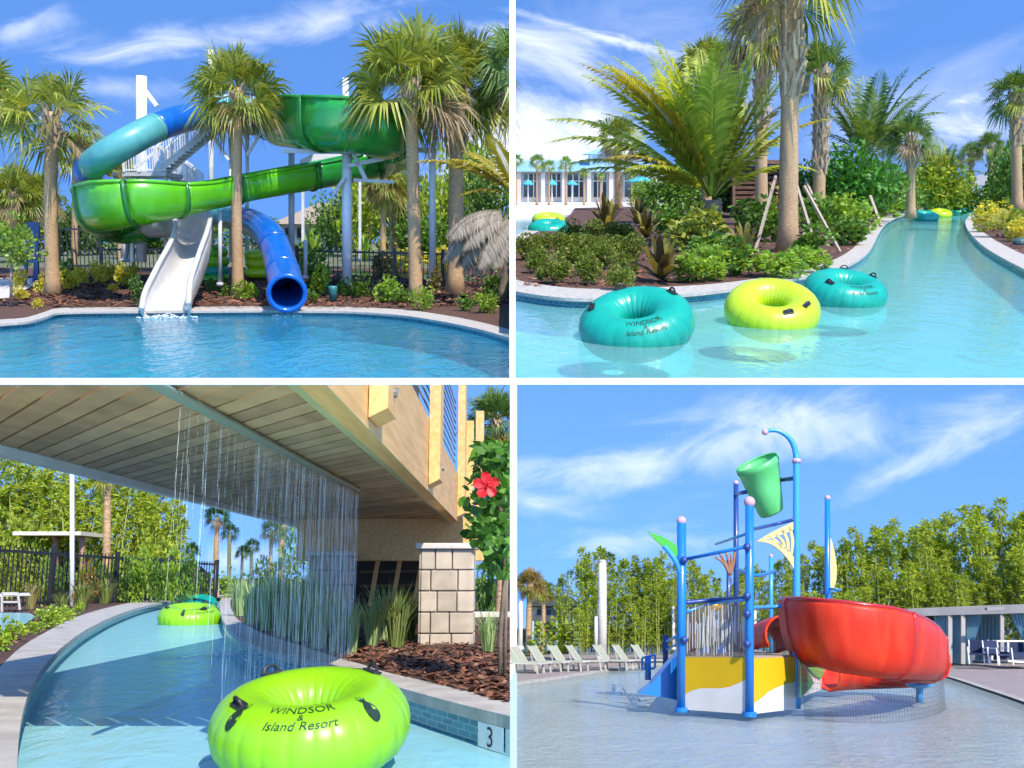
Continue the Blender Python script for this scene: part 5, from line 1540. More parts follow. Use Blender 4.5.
feather(P, 'shaggy dark green feather palm clump right of the booted palm', 866, 200, 118, [(180, 70, 1), (150, 55, .9), (200, 60, .9), (0, 75, 1.1), (20, 60, 1.15), (-20, 68, 1.2), (90, 80, 1), (270, 78, 1), (240, 50, .8), (300, 50, .85), (180, 40, .8), (0, 40, .8), (210, 25, .7), (330, 20, .7), (160, 20, .7), (280, 30, .7), (100, 50, .9), (60, 50, .9), (345, 50, 1.0)], 82, 5, (SABALD, SABAL), 12, (866, 158), lw=.26, nl=34)
feather(P, 'thin feathery palm with wispy upright fronds behind the small palm', 884, 205, 125, [(0, 75, 1.1), (20, 66, 1.0), (-30, 70, 1.1), (180, 75, .9), (90, 70, 1), (270, 66, .8), (10, 50, .8), (200, 50, .7)], 82, 6, (SABALD, SABAL), 6, (884, 172), lw=.2, nl=30)
feather(P, 'dark spiky palm standing between the small palm and the distant pair', 944, 206, 150, [(0, 60, 1), (40, 40, .9), (90, 70, 1), (150, 45, 1), (180, 60, 1), (200, 25, .9), (240, 50, .8), (300, 45, .8), (340, 25, .9), (20, 20, .9), (170, 15, .8), (270, 70, .8), (120, 60, 1), (60, 55, 1)], 46, 8, (SABALD, SABAL), 6, (944, 178), lw=.26, nl=30)
# bracing stakes
STK = [(804, 186, 840, 252, 'stake leaning on the right of the thickest trunk'), (776, 176, 755, 252, 'stake leaning on the left of the thickest trunk'), (795, 180, 812, 236, 'shorter stake behind the thickest trunk'), (703, 196, 709, 246, 'grey upright stake beside the feather palm'), (870, 196, 881, 226, 'stake leaning near the bend of the coping'), (838, 190, 826, 218, 'stake beside the booted palm'), (806, 182, 826, 226, 'stake leaning on the booted palm'), (938, 186, 946, 210, 'far stake near the distant tubes'), (917, 188, 928, 212, 'far stake right of the small palm')]
for x0, y0, x1, y1, lb in STK:
    Y = Yg(max(y1, 212)) ; mb = MB(); mb.beam(P.at(x0, y0, Y + 2), P.at(x1, y1, Y - 1), 2.6 * Y / F, 2.2 * Y / F); mb.obj(P, 'bracing_stake', WOODP, P.at(x1, y1, Y), 'wooden ' + lb, 'stake', 'wooden stakes bracing the palms')
# louvred timber screen
ls_ = thing(P, 'louvred_screen', 'brown louvred timber enclosure behind the feather palm', 'enclosure', P.at(762, 214, 128))
mb = MB()
for k in range(9): pb(mb, 735, 166 + k * 5, 786, 169.2 + k * 5, 126, .6)
mb.part('slats', mat('brown_slat', (0.16, 0.07, 0.04), .7, (0.11, 0.05, 0.03), 2), ls_)
pb(MB(), 736, 166, 785, 214, 127.5, 8).part('panel', mat('brown_dark', (0.05, 0.025, 0.018), .8), ls_)
for x in (734, 760, 786): pb(MB(), x - 1.3, 162, x + 1.3, 214, 125.6, .6).part('post', mat('brown_post', (0.2, 0.1, 0.06), .7), ls_)
pb(MB(), 731, 160, 789, 164, 125, 10).part('roof_board', mat('brown_post', (0.2, 0.1, 0.06), .7), ls_)
# far house right
gh = thing(P, 'grey_house', 'grey roofed white house seen between the distant palms', 'house', P.at(985, 206, 210))
pb(MB(), 972, 184, 1004, 206, 210, 8).part('wall', TR_, gh)
mb = MB(); a, b = P.at(968, 185, 208), P.at(1010, 185, 208); c, d = P.at(1003, 175, 214), P.at(978, 175, 214); mb.add([a, b, c, d, a + V((0, 12, 0)), b + V((0, 12, 0))], [(0, 1, 2, 3), (3, 2, 5, 4), (0, 3, 4), (1, 5, 2)]); mb.part('roof', mat('grey_shingle', (0.24, 0.23, 0.23), .8), gh)
for x in (979, 990): pb(MB(), x - 2, 189, x + 2, 196, 209.7, .3).part('window', GLASS, gh)
# ---- island planting
MND = [(65, 240, 45), (112, 290, 46), (180, 326, 52), (310, 332, 48), (435, 358, 46), (440, 308, 45), (382, 275, 44), (330, 262, 38), (262, 268, 46), (205, 268, 28), (322, 226, 40), (402, 236, 44), (478, 240, 46), (190, 218, 40), (242, 178, 42), (322, 170, 36), (440, 178, 40), (132, 216, 36), (392, 182, 36), (255, 218, 36), (292, 198, 30), (120, 345, 22)]
for i, (x, y, r) in enumerate(MND):
    px, py = 512 + x / 4, 190 + (y + r * .75) / 4; Y = Yg(py)
    shrub(P, 'mounded_shrub', 'rounded clipped green shrub with rusty tips in the island mounds', px, py, Y, r / 2 * 1.15, r / 2 * .95, RUSTG, i, 'shrub', 'clipped mounds on the island', n=1500, ls=.13, clumps=16)
BRO = [(661, 280, 92, 66, 'large bronze bromeliad in front of the mounded shrubs'), (606, 232, 60, 56, 'tall striped bromeliad behind the mounded shrubs'), (646, 238, 46, 44, 'dark bromeliad behind the large bronze one'), (744, 264, 60, 62, 'bromeliad with dry stalks left of the thickest trunk'), (680, 246, 54, 40, 'yellow edged bromeliad below the feather palm'), (822, 224, 36, 48, 'dark leaved bromeliad behind the thickest trunk'), (637, 225, 34, 44, 'dark upright bromeliad beyond the mounds')]
for i, (x, y, w_, h, lb) in enumerate(BRO):
    tuft(P, 'bromeliad', lb, x, y, Yg(y), w_ * .6, h, BURG, i, 'bromeliad', 'bromeliads on the island', rosette_mb, n=28)
FRN = [(690, 281, 40, 24, LIGHTG, 'light green fern beside the large bromeliad'), (712, 278, 52, 32, LIGHTG, 'light green fern under the feather palm'), (735, 274, 44, 30, GREEN, 'green fern left of the thickest trunk'), (722, 262, 60, 28, GREEN, 'green fern behind the front ferns'), (775, 275, 62, 26, LIGHTG, 'bright fern in front of the thickest trunk'), (803, 271, 42, 22, LIGHTG, 'bright fern beside the coping curve'), (818, 258, 44, 28, GREEN, 'green fern right of the thickest trunk'), (845, 243, 44, 26, GREEN, 'green bush inside the coping bend'), (858, 232, 34, 24, LIGHTG, 'pale bush inside the coping bend'), (690, 250, 60, 44, DATE, 'mixed low plants at the foot of the feather palm'), (668, 236, 40, 34, GREEN, 'green plants behind the large bromeliad'), (880, 216, 50, 26, LIGHTG, 'grassy shrub along the far coping'), (905, 209, 36, 20, GREEN, 'far shrub beside the distant tubes'), (750, 240, 60, 40, GREEN, 'green plants between the feather palm and the thickest trunk'), (770, 228, 50, 34, BURG, 'reddish plants behind the thickest trunk'), (810, 232, 40, 36, GREEN, 'shadowy plants beneath the booted palm'), (835, 226, 50, 34, LIGHTG, 'leafy shrub beside the booted palm')]
for i, (x, y, w_, h, m, lb) in enumerate(FRN):
    shrub(P, 'low_fern', lb, x, y, Yg(y), w_, h, m, i, 'fern', 'ferns and low plants on the island', n=700, ls=.17)
BSH = [(853, 207, 62, 54, leaf('clipped_leaf', (0.035, 0.14, 0.012), (0.10, 0.28, 0.03), .25), 'dense clipped green bush below the shaggy feather palm', 104), (880, 206, 40, 40, GREEN, 'green bush right of the clipped one', 108), (898, 206, 40, 36, GREEN, 'green bush behind the small palm', 140), (936, 205, 50, 40, BAMBD, 'olive bush right of the small palm', 150), (955, 206, 34, 34, LIGHTG, 'green tree left of the distant palms', 152), (1010, 207, 44, 60, GREEN, 'green tree behind the right edge palm', 140), (1000, 206, 30, 44, GREEN, 'green tree right of the grey house', 150), (925, 206, 30, 56, LIGHTG, 'pale tree right of the small palm trunk', 160), (830, 206, 40, 40, DARKG, 'dark foliage behind the booted palm', 124), (800, 206, 40, 36, GREEN, 'foliage behind the tallest trunk', 124), (672, 206, 50, 36, GREEN, 'green foliage left of the feather palm trunk', 130), (646, 204, 26, 20, LIGHTG, 'bright shrub before the largest umbrella', 150), (985, 207, 40, 16, GREEN, 'low hedge before the grey house', 150), (730, 206, 40, 40, GREEN, 'foliage behind the feather palm', 132), (700, 205, 60, 44, DARKG, 'dark foliage deep behind the feather palm', 140)]
for i, (x, y, w_, h, m, lb, Y) in enumerate(BSH):
    shrub(P, 'background_shrub', lb, x, y + 6, Y, w_ * 1.1, h + 6, m, i, 'shrub', n=2200, ls=.10, clumps=24)
YEL2 = [(988, 231, 34, 24, YELLOWG, 'yellow leaved shrub at the tip of the right bank'), (1021, 240, 28, 22, YELLOWG, 'yellow leaved shrub at the right edge'), (1000, 228, 30, 22, YELLOWG, 'yellow shrub behind the sago palm'), (1014, 229, 30, 20, LIGHTG, 'light green shrub behind the right edge yellow one')]
for i, (x, y, w_, h, m, lb) in enumerate(YEL2): shrub(P, 'croton_shrub', lb, x, y, Yg(y), w_, h, m, i, 'shrub', 'yellow shrubs on the right bank', n=600, ls=.15)
feather(P, 'small sago palm with yellow green fronds on the right bank', 1006, 236, Yg(236), [(a, e, 1) for a, e in ((0, 40), (40, 50), (80, 60), (120, 50), (160, 40), (200, 35), (240, 55), (280, 60), (320, 45), (20, 25), (180, 20), (260, 30), (300, 25), (140, 25))], 30, 9, (DATE, DATEY), 6, (1006, 230), 'sago_palm', lw=.3, nl=26)
# low fence and dome far right
mb = MB(); mb.ball(P.at(1021, 243, Yg(243)), .55, 12, 8, (1, 1, .7)); mb.obj(P, 'garden_lamp', mat('lamp_green', (0.05, 0.11, 0.10), .5), label='small dark green garden lamp at the right edge', cat='garden lamp')

# ================================================================ slide pool (upper left)
P = P1
rng = random.Random(11)
RW = [(340, 34), (322, 42), (308, 50), (300, 56), (290, 62), (280, 66), (272, 70), (262, 84), (254, 106), (247, 160), (242, 300)]


def y1(row):
    for (r0, a), (r1, b) in zip(RW, RW[1:]):
        if r0 >= row >= r1: return a + (b - a) * (r0 - row) / (r0 - r1)
    return RW[-1][1] if row < 242 else 34


def g1(px, row): return P1.at(px, row, y1(row))


FLOOR1 = mat('slide_pool_floor', (0.08, 0.44, 0.60), 0.8, (0.16, 0.56, 0.68), .5)
MB().quad(V((-60, 27, -P.H - 1.3)), V((8, 27, -P.H - 1.3)), V((8, 56, -P.H - 1.3)), V((-60, 56, -P.H - 1.3))).obj(P, 'pool_floor', FLOOR1, kind='structure', clip=True)
W1 = water('slide_pool_water', (0.50, 0.88, 0.96), 1.1, 0.8, 0.10, 0.85, (0.07, 0.38, 0.54), 0.36, stretch=(1, .5, 1))
MB().quad(V((-60, 27, -P.H)), V((8, 27, -P.H)), V((8, 60, -P.H)), V((-60, 60, -P.H))).obj(P, 'pool_water', W1, kind='structure', clip=True)
TILE1 = brickmat('waterline_tile_pool', (0.03, 0.20, 0.27), (0.06, 0.30, 0.36), (0.25, 0.36, 0.40), 2.0, 0.5, 0.25, 0.03, 0.2, swap=(math.pi / 2, 0, 0))
E1 = catmull([P.gnd(x, y, .26) for x, y in ((-60, 330), (0, 324), (28, 321.5), (47, 316.5), (57, 313), (80, 311.8), (140, 311.3), (190, 311), (256, 310.5), (300, 310.8), (350, 311.5), (400, 315), (440, 321), (470, 327), (490, 332), (515, 340), (560, 358))], 5)
O1 = catmull([P.gnd(x, y, .26) for x, y in ((-60, 325), (0, 319.5), (25, 317.5), (44, 312), (56, 308.3), (80, 307.4), (140, 307), (190, 306.7), (256, 306.2), (300, 306.4), (356, 307), (408, 310), (450, 316), (480, 322), (502, 327.5), (528, 334.5), (575, 352))], 5)
bank(P, 'planted_bed', E1, O1, [g1(a, 299) for a in lerp_list([-60, 560], len(O1))], .26, -P.H - 1.3, FLOOR1, TILE1, skirt=.10)
mb = MB(); rows = []
for r in (299, 294, 289, 284, 279, 274, 268):
    rows.append([g1(-60 + 20 * i, r) + V((0, 0, rng.uniform(-.04, .08) if r < 299 else 0)) for i in range(32)])
for j in range(len(rows) - 1): strip(mb, rows[j], rows[j + 1])
mb.obj(P, 'planted_slope', MULCH, kind='structure', smooth=True, clip=True)
mb = MB(); strip(mb, [g1(-60, 268), g1(250, 268), g1(560, 268)], [g1(-60, 258), g1(250, 258), g1(560, 258)]); strip(mb, [g1(-60, 258), g1(250, 258), g1(560, 258)], [g1(-60, 243), g1(250, 243), g1(560, 243)])
mb.obj(P, 'lawn', mat('lawn_mix', (0.09, 0.12, 0.04), .9, (0.16, 0.15, 0.09), .5), kind='structure', clip=True)
mb = MB(); mb.poly([g1(x, y) + V((0, 0, .06)) for x, y in ((300, 267), (500, 277), (520, 285), (400, 279), (300, 273))]); mb.obj(P, 'far_pool_water', W2, kind='structure', clip=True)
mb = MB(); mb.poly([g1(x, y) + V((0, 0, .05)) for x, y in ((-20, 300), (8, 299), (38, 284), (36, 277), (-20, 280))]); mb.obj(P, 'path', mat('path_grey', (.5, .45, .4), .8), kind='structure')
def pick5(rng):
    x = rng.uniform(0, 509); r = rng.uniform(276, 306); return g1(x, r) + V((0, 0, .06))
chips(P, 'bark_chips', pick5, 5000, .34, 9, CHIP)

# ---- slides
GR = mat('green_slide', (0.075, 0.38, 0.006), 0.3, (0.12, 0.46, 0.010), 1.2, coat=.3, stretch=(1, 1, .3))
GRD = mat('green_slide_deep', (0.012, 0.22, 0.03), 0.25, (0.02, 0.28, 0.035), 1.2, coat=.5)
FLG = mat('green_flange', (0.02, 0.16, 0.02), .35)
gs = thing(P, 'green_slide', 'open green flume slide winding down to a white run-out in the pool', 'water slide', P.gnd(168, 313, 0))
UPR = [(-1, .92), (-1.0, .4), (-.98, 0), (-.88, -.45), (-.66, -.76), (-.35, -.94), (0, -1), (.35, -.94), (.66, -.76), (.88, -.45), (.98, 0), (1.0, .4), (1, .92)]
GP = [(268, 128, 66, 10), (282, 124, 63, 21), (306, 123, 60, 25), (342, 125, 57.5, 25.5), (378, 131, 58.5, 25), (397, 143, 62, 21), (390, 157, 66, 16), (362, 166, 66, 13), (330, 173, 64, 12.5), (290, 180, 61.5, 12.5), (250, 187, 59.5, 12.5), (212, 195, 57.5, 13), (178, 200, 55.5, 16), (144, 202, 54, 21), (115, 205, 54.3, 23), (98, 210, 57.5, 22), (102, 219, 62, 18), (124, 229, 64, 14), (152, 229, 62.5, 12)]
pts = catmull([P.at(x, y, Y) for x, y, Y, r in GP], 6); rr = lerp_list([r for *_, r in GP], len(pts))
def usec(i0, i1, m, nm='flume_section', label=None):
    sub = pts[i0:i1 + 1]; rs = [rr[i] * sub[k].y / F for k, i in enumerate(range(i0, i1 + 1))]
    o = MB().sweep(sub, lambda k: [(a * rs[k], b * rs[k]) for a, b in UPR]).part(nm, m, gs, True, label=label); solidify(o, .12)
    i = 0; t = (sub[1] - sub[0]).normalized(); r_ = t.cross(V((0, 0, 1))).normalized(); u = r_.cross(t)
    MB().tube([sub[0] + r_ * a * rs[0] * 1.04 + u * b * rs[0] * 1.04 for a, b in UPR], .13, 6).part('flange', FLG, gs, True)
    # rolled rims
    for sg in (-1, 1):
        q = []
        for k, p in enumerate(sub):
            t = (sub[min(k + 1, len(sub) - 1)] - sub[max(k - 1, 0)]).normalized(); r_ = t.cross(V((0, 0, 1))).normalized(); u = r_.cross(t)
            q.append(p + r_ * sg * rs[k] * 1.02 + u * .92 * rs[k])
        MB().tube(q, .11, 6).part('rim', m, gs, True)
n_ = len(pts) - 1
cuts = [0, 15, 27, 39, 51, 62, 72, 80, 88, 98, n_]
for i, (a, b) in enumerate(zip(cuts, cuts[1:])):
    usec(a, b, GRD if i in (0, 1, 2, 3, 9) else GR, label='dark green upper bowl' if i == 1 else None)
WP = [(148, 230, 62.6, 12), (176, 229, 61.5, 14), (192, 238, 59, 16), (192, 256, 56, 17), (181, 282, 52.8, 20), (170, 303, 50.6, 22), (166.5, 317, 49.6, 22.5)]
pts2 = catmull([P.at(x, y, Y) for x, y, Y, r in WP], 6); r2 = lerp_list([r for *_, r in WP], len(pts2))
WPR = [(-1.02, 1.55), (-1.03, .8), (-.98, .15), (-.85, -.25), (-.6, -.5), (-.3, -.6), (0, -.62), (.3, -.6), (.6, -.5), (.85, -.25), (.98, .15), (1.02, .6), (1, 1.0)]
k2 = lerp_list([.9, 1.0, 1.1, 1.1, .9, .6, .45], len(pts2))
o = MB().sweep(pts2, lambda i: [(a * r2[i] * pts2[i].y / F, b * r2[i] * k2[i] * pts2[i].y / F) for a, b in WPR]).part('runout', WHITE_FRP, gs, True, label='white curved run-out trough'); solidify(o, .12)
for sg in (0, -1):
    q = []
    for i, p in enumerate(pts2):
        t = (pts2[min(i + 1, len(pts2) - 1)] - pts2[max(i - 1, 0)]).normalized(); r_ = t.cross(V((0, 0, 1))).normalized(); u = r_.cross(t); a, b = WPR[sg]
        q.append(p + r_ * a * r2[i] * p.y / F + u * b * r2[i] * k2[i] * p.y / F)
    MB().tube(q, .15, 6).part('runout_rim', WHITE_FRP, gs, True)

bs = thing(P, 'blue_tube_slide', 'enclosed tube slide of teal and blue sections ending in a blue mouth at the pool', 'water slide', P.gnd(286, 310, 0))
TEALS = mat('teal_slide', (0.03, 0.26, 0.28), .3, (0.07, 0.42, 0.42), 1.5, coat=.4); LTEAL = mat('light_teal_slide', (0.07, 0.29, 0.28), .4, (0.10, 0.34, 0.32), 1.5, coat=.15); SBLUE = mat('blue_slide', (0.004, 0.085, 0.40), .28, (0.006, 0.12, 0.48), 1.5, coat=.3)
BP = [(268, 109, 68, 12), (240, 110, 66.5, 12), (212, 113, 64, 12), (182, 119, 61, 12.5), (155, 128, 59, 13), (128, 142, 57.5, 13.5), (103, 157, 57.5, 13.5), (88, 170, 60, 13), (92, 181, 64, 12), (118, 194, 68, 11), (155, 205, 70, 10.5), (190, 212, 69, 10.5), (222, 216, 66, 11), (250, 222, 62, 12), (268, 234, 58.5, 13.5), (277, 252, 55.8, 14), (282.5, 270, 53.6, 15.5), (286, 284, 51.4, 16.5), (287, 293, 49.6, 17.5)]
pts3 = catmull([P.at(x, y, Y) for x, y, Y, r in BP], 6); r3 = [r * p.y / F for r, p in zip(lerp_list([r for *_, r in BP], len(pts3)), pts3)]
secs = [(0, 12, TEALS), (12, 24, SBLUE), (24, 40, LTEAL), (40, 52, SBLUE), (52, 64, TEALS), (64, 78, TEALS), (78, 88, SBLUE), (88, 97, SBLUE), (97, len(pts3) - 1, SBLUE)]
for a, b, m in secs:
    o = MB().tube(pts3[a:b + 1], r3[a:b + 1], 28, False).part('tube_section', m, bs, True); solidify(o, .1)
    t = (pts3[a + 1] - pts3[a]).normalized() if a + 1 < len(pts3) else V((0, -1, 0))
    MB().tube([pts3[a] - t * .12, pts3[a] + t * .12], r3[a] * 1.09, 28).part('flange', m, bs, True) if a not in (0,) else None
p, t = pts3[-1], (pts3[-1] - pts3[-2]).normalized()
x_ = t.cross(V((0, 0, 1))).normalized(); y_ = t.cross(x_)
MB().tube([p + (x_ * math.cos(k * math.pi / 16) + y_ * math.sin(k * math.pi / 16)) * r3[-1] * 1.02 for k in range(33)], .13, 8, False).part('mouth_ring', SBLUE, bs, True)

# ---- tower
tw = thing(P, 'slide_tower', 'white steel slide tower with platform, stairs and tall columns', 'slide tower', P.at(230, 268, 68))
def col(x, top, base, w, Y, parent=tw, m=WHITE, nm='column'):
    a, b = P.at(x, base, Y), P.at(x, top, Y)
    return MB().tube([a, b], w * Y / F / 2, 16).part(nm, m, parent, True)
def bar(x0, y0, x1, y1, Y, w, parent=tw, m=WHITE, nm='beam', Y1=None):
    return MB().beam(P.at(x0, y0, Y), P.at(x1, y1, Y1 or Y), w * Y / F, w * Y / F, (0, 1, 0)).part(nm, m, parent)
col(141.5, 76, 262, 10, 64); col(211, 50, 262, 5, 70); col(345.5, 78, 262, 6, 68); col(231, 130, 262, 4, 66); col(247, 130, 262, 4, 68)
bar(145, 90, 157, 106, 62.5, 3.5)
GREYS = mat('grey_steel', (0.52, 0.52, 0.52), .5, (.45, .45, .46), 3)
MB().prism([P.at(208, 120, 64.5), P.at(300, 120, 64.5), P.at(300, 126, 64.5), P.at(208, 126, 64.5)], (0, 6, 0)).part('platform', GREYS, tw)
def railing(pa, pb, h, n, nm='railing'):
    mb = MB()
    for i in range(n + 1):
        q = pa.lerp(pb, i / n); mb.beam(q, q + V((0, 0, h)), .045 if i % 6 else .12, .045 if i % 6 else .12)
    for k in (.08, 1): mb.beam(pa + V((0, 0, h * k)), pb + V((0, 0, h * k)), .09, .09)
    return mb.part(nm, WHITE, tw)
railing(P.at(208, 120, 64.6), P.at(300, 120, 64.6), 1.5, 36); railing(P.at(208, 119, 70), P.at(300, 119, 70), 1.5, 36)
def stairs(x0, y0, x1, y1, Y, Y1, n=14):
    a, b = P.at(x0, y0, Y), P.at(x1, y1, Y1); d = V((0, 1.6, 0)); mb = MB()
    for q in (V((0, 0, 0)), d): mb.beam(a + q, b + q, .12, .34)
    mb.part('stringer', WHITE, tw); mb = MB()
    for i in range(n):
        q = a.lerp(b, (i + .5) / n) + d * .5; mb.box(q, (.42, 1.5, .06))
    mb.part('treads', GREYS, tw)
    for q in (V((0, 0, 0)), d):
        railing(a + q, b + q, 1.5, 22)
stairs(157, 172, 211, 127, 62, 64); stairs(196, 196, 165, 172, 65, 65, 8)
MB().prism([P.at(122, 172, 62), P.at(166, 172, 62), P.at(166, 176, 62), P.at(122, 176, 62)], (0, 3.2, 0)).part('landing', GREYS, tw)
railing(P.at(124, 172, 62), P.at(166, 172, 62), 1.5, 16); railing(P.at(124, 172, 65), P.at(166, 172, 65), 1.5, 16)
bar(210, 131, 229, 160, 65.5, 2.5); bar(262, 131, 247, 155, 65.5, 2.5); bar(158, 150, 134, 168, 63, 3)
for x in (132, 166): bar(x, 176, x, 262, 63.5, 3, nm='column')
# supports of the flumes
def support(label, x, top, base, w, Y, arms=()):
    t = thing(P, 'slide_support', label, 'support column', P.at(x, base, Y)); col(x, top, base, w, Y, t, WHITE if w > 6 else GREYS, 'column')
    MB().tube([P.at(x, base, Y), P.at(x, base, Y) + V((0, 0, .2))], w * Y / F * .85, 16).part('base_plate', GREYS, t, True)
    for x0, y0, x1, y1, w1 in arms: bar(x0, y0, x1, y1, Y - .5, w1, t, GREYS, 'arm')
support('thick white support column with bracket arms under the dark green bowl', 347, 148, 287, 10, 60, ((347, 166, 396, 156, 4), (354, 180, 394, 182, 3), (352, 150, 366, 180, 4), (283, 151, 345, 152, 3.5), (345, 177, 333, 195, 3)))
support('tall white pole right of the dark green bowl', 432.5, 110, 282, 6.5, 62, ((432, 150, 418, 150, 4.5),))
support('grey column under the left end of the dark green bowl', 291.5, 152, 262, 6, 64)
support('slim grey column left of the centre palm trunk', 220, 210, 286, 4, 58)
support('slim grey column right of the blue mouth', 305.5, 240, 279, 4, 61)
support('grey column behind the bright green bend', 125, 230, 262, 6, 67)
hut = thing(P, 'pump_hut', 'small white roofed structure under the dark green bowl', 'hut', P.at(318, 262, 72)); MB().prism([P.at(299, 167, 71), P.at(300, 160, 71), P.at(312, 154, 71), P.at(345, 154, 71), P.at(366, 160, 71), P.at(366, 167, 71)], (0, 3, 0)).part('roof', WHITE, hut)
for x in (303, 360): bar(x, 167, x, 262, 71.5, 2.5, hut, WHITE, 'post')
# ---- palms
T = thing
sabal(P, 'sabal palm with full crown at the left in front of the fence', 53, 294, 60, 52, 112, 62, 13, 31, .16, lo=-38)
sabal(P, 'sabal palm standing in the centre before the slide tower', 238, 294, 58, 238, 88, 54, 10.5, 32, .10, lo=-38)
sabal(P, 'largest sabal palm right of the dark green bowl', 416, 302, 55.5, 410, 78, 73, 13, 33, .16, lo=-38)
sabal(P, 'darker trunked sabal palm just right of the largest one', 455, 293, 60.5, 457, 78, 66, 15, 34, .35, lo=-40)
sabal(P, 'palm with cut off crown at the left edge behind the left sabal', -14, 290, 66, -12, 92, 46, 9, 35, .2, mats=(SABAL, SABALY, SABALY))
sabal(P, 'thin palm with brown dead fronds right of the left sabal', 74, 270, 72, 76, 150, 30, 6, 36, .2, mats=(SABAL, DEADL, DEADL), nl=22, lo=-70)
sabal(P, 'dark palm hanging over the right frame edge', 530, 300, 58, 526, 62, 60, 15, 37, .3, clip=True, mats=(SABALD, SABAL, DEADL), lo=-75)
sabal(P, 'background palm at the left edge below the cut off crown', 14, 262, 84, 14, 192, 38, 7, 38, .2, mats=(SABAL, SABALY, SABALY), nl=28)
sabal(P, 'background palm between the left sabal and the edge', 38, 262, 88, 38, 196, 30, 6, 39, .3, mats=(SABAL, SABALY, DEADL), nl=28)
sabal(P, 'slim background palm left of the largest sabal trunk', 383, 262, 86, 383, 180, 26, 5.5, 40, .15, nl=26)
sabal(P, 'background palm with rough trunk beside the slim one', 395, 262, 90, 395, 190, 28, 8, 43, .9, nl=26, mats=(SABAL, SABALY, SABALY))
sabal(P, 'background palm seen between tower columns', 120, 262, 92, 120, 172, 24, 4.5, 44, .2, nl=24)
feather(P, 'pindo palm with a yellow green frond and grey dead skirt at the right edge', 501, 299, 54, [(182, 34, 1.15), (176, 48, .8), (190, 20, .7), (200, 40, .9), (150, 50, .9), (230, 60, .8), (90, 70, .7)], 92, 4, (DATEY, DATEY), 8, (519, 198), 'pindo_palm', lw=.26, clip=True, nl=50, arch=.62)
pin = [o for o in COL.objects if o.name.startswith('pindo_palm')][0]
mb = MB(); r_ = random.Random(6)
for a, e, L in ((190, 12, 62), (180, 0, 66), (172, -10, 60), (200, -20, 62), (185, -28, 64), (215, -5, 56), (225, -25, 60), (165, -30, 56), (195, -40, 60), (240, -35, 54), (205, 8, 60), (178, -18, 66), (188, -8, 70)):
    d = V((math.cos(rad(a)) * math.cos(rad(e)), math.sin(rad(a)) * math.cos(rad(e)), math.sin(rad(e))))
    pinnate(mb, P.at(512 + r_.uniform(-3, 3), 212, 52.5), d, L * .0525 * 1.25, r_, 1.1, 56, .30, plane_drop=1.0)
mb.part('dead_fronds', GREYDEAD, pin, False, True)
# ---- building, fence, background
hs_ = thing(P, 'resort_house', 'tan roofed grey house behind the palms in the middle distance', 'house', P.at(305, 255, 130))
MB().prism([P.at(276, 222, 130), P.at(334, 222, 130), P.at(334, 258, 130), P.at(276, 258, 130)], (0, 8, 0)).part('wall', mat('house_grey', (0.55, 0.55, 0.54), .8), hs_)
mb = MB(); a, b, c, d = P.at(270, 224, 128), P.at(340, 224, 128), P.at(332, 203, 136), P.at(318, 203, 136); mb.add([a, b, c, d, a + V((0, 16, 0)), b + V((0, 16, 0))], [(0, 1, 2, 3), (3, 2, 5, 4), (0, 3, 4), (1, 5, 2)]); mb.part('roof', mat('tan_shingle', (0.36, 0.27, 0.19), .9, (.28, .21, .15), 3), hs_)
for x in (288, 300): MB().prism([P.at(x - 3, 228, 129.8), P.at(x + 3, 228, 129.8), P.at(x + 3, 238, 129.8), P.at(x - 3, 238, 129.8)], (0, .3, 0)).part('window', GLASS, hs_)
fence(P, 'black picket fence on the left beneath the bright green bend', (60, 102), (226, 226), (270, 270), (71, 71), .28, bar=.05, every=1.5, name='picket_fence')
fence(P, 'lower black picket fence between the green bend and the white run-out', (102, 166), (248, 248), (271, 271), (70.5, 70.5), .28, bar=.05, every=2.2, name='picket_fence')
fence(P, 'long black picket fence on the right behind the palm trunks', (298, 540), (248, 254), (286, 291), (63, 63), .28, bar=.05, every=2.7, name='picket_fence', clip=True)
# background trees
for i, (x, base, Y, w_, h, m, lb) in enumerate([(368, 262, 98, 60, 96, BAMB, 'yellow green tree behind the thick support column'), (408, 262, 100, 56, 92, DARKG, 'dark tree behind the largest sabal trunk'), (446, 262, 96, 50, 100, BAMB, 'yellow green tree right of the tall white pole'), (488, 264, 92, 60, 90, DARKG, 'dark tree behind the pindo palm'), (330, 260, 110, 40, 60, GREEN, 'green tree beside the tan roof'), (470, 264, 100, 60, 120, BAMBD, 'olive tree at the right behind the dark trunked palm'), (350, 262, 105, 50, 70, DARKG, 'dark foliage behind the hut'), (10, 262, 100, 70, 74, BAMBD, 'olive tree at the far left'), (60, 262, 104, 60, 60, DARKG, 'dark tree behind the left picket fence'), (100, 262, 110, 70, 56, GREEN, 'green tree behind the bright green bend'), (150, 262, 115, 60, 46, DARKG, 'dark foliage behind the white run-out'), (205, 262, 112, 60, 48, GREEN, 'green foliage behind the centre palm'), (265, 262, 118, 50, 40, DARKG, 'dark foliage behind the blue tube'), (425, 264, 90, 70, 50, GREEN, 'green undergrowth behind the right fence')]):
    t = thing(P, 'background_tree', lb, 'tree', P.at(x, base, Y)); s = Y / F
    MB().tube([P.at(x, base, Y), P.at(x + 2, base - h * .5, Y)], [w_ * s * .035, w_ * s * .02], 7).part('trunk', BARK, t, True)
    child(bush_mesh(i % 6, m, n=2400, ls=.115, clumps=26), 'crown', t, (0, 0, h * s * .12), (0, 0, i), (w_ * s * .56, w_ * s * .56, h * s * .95))
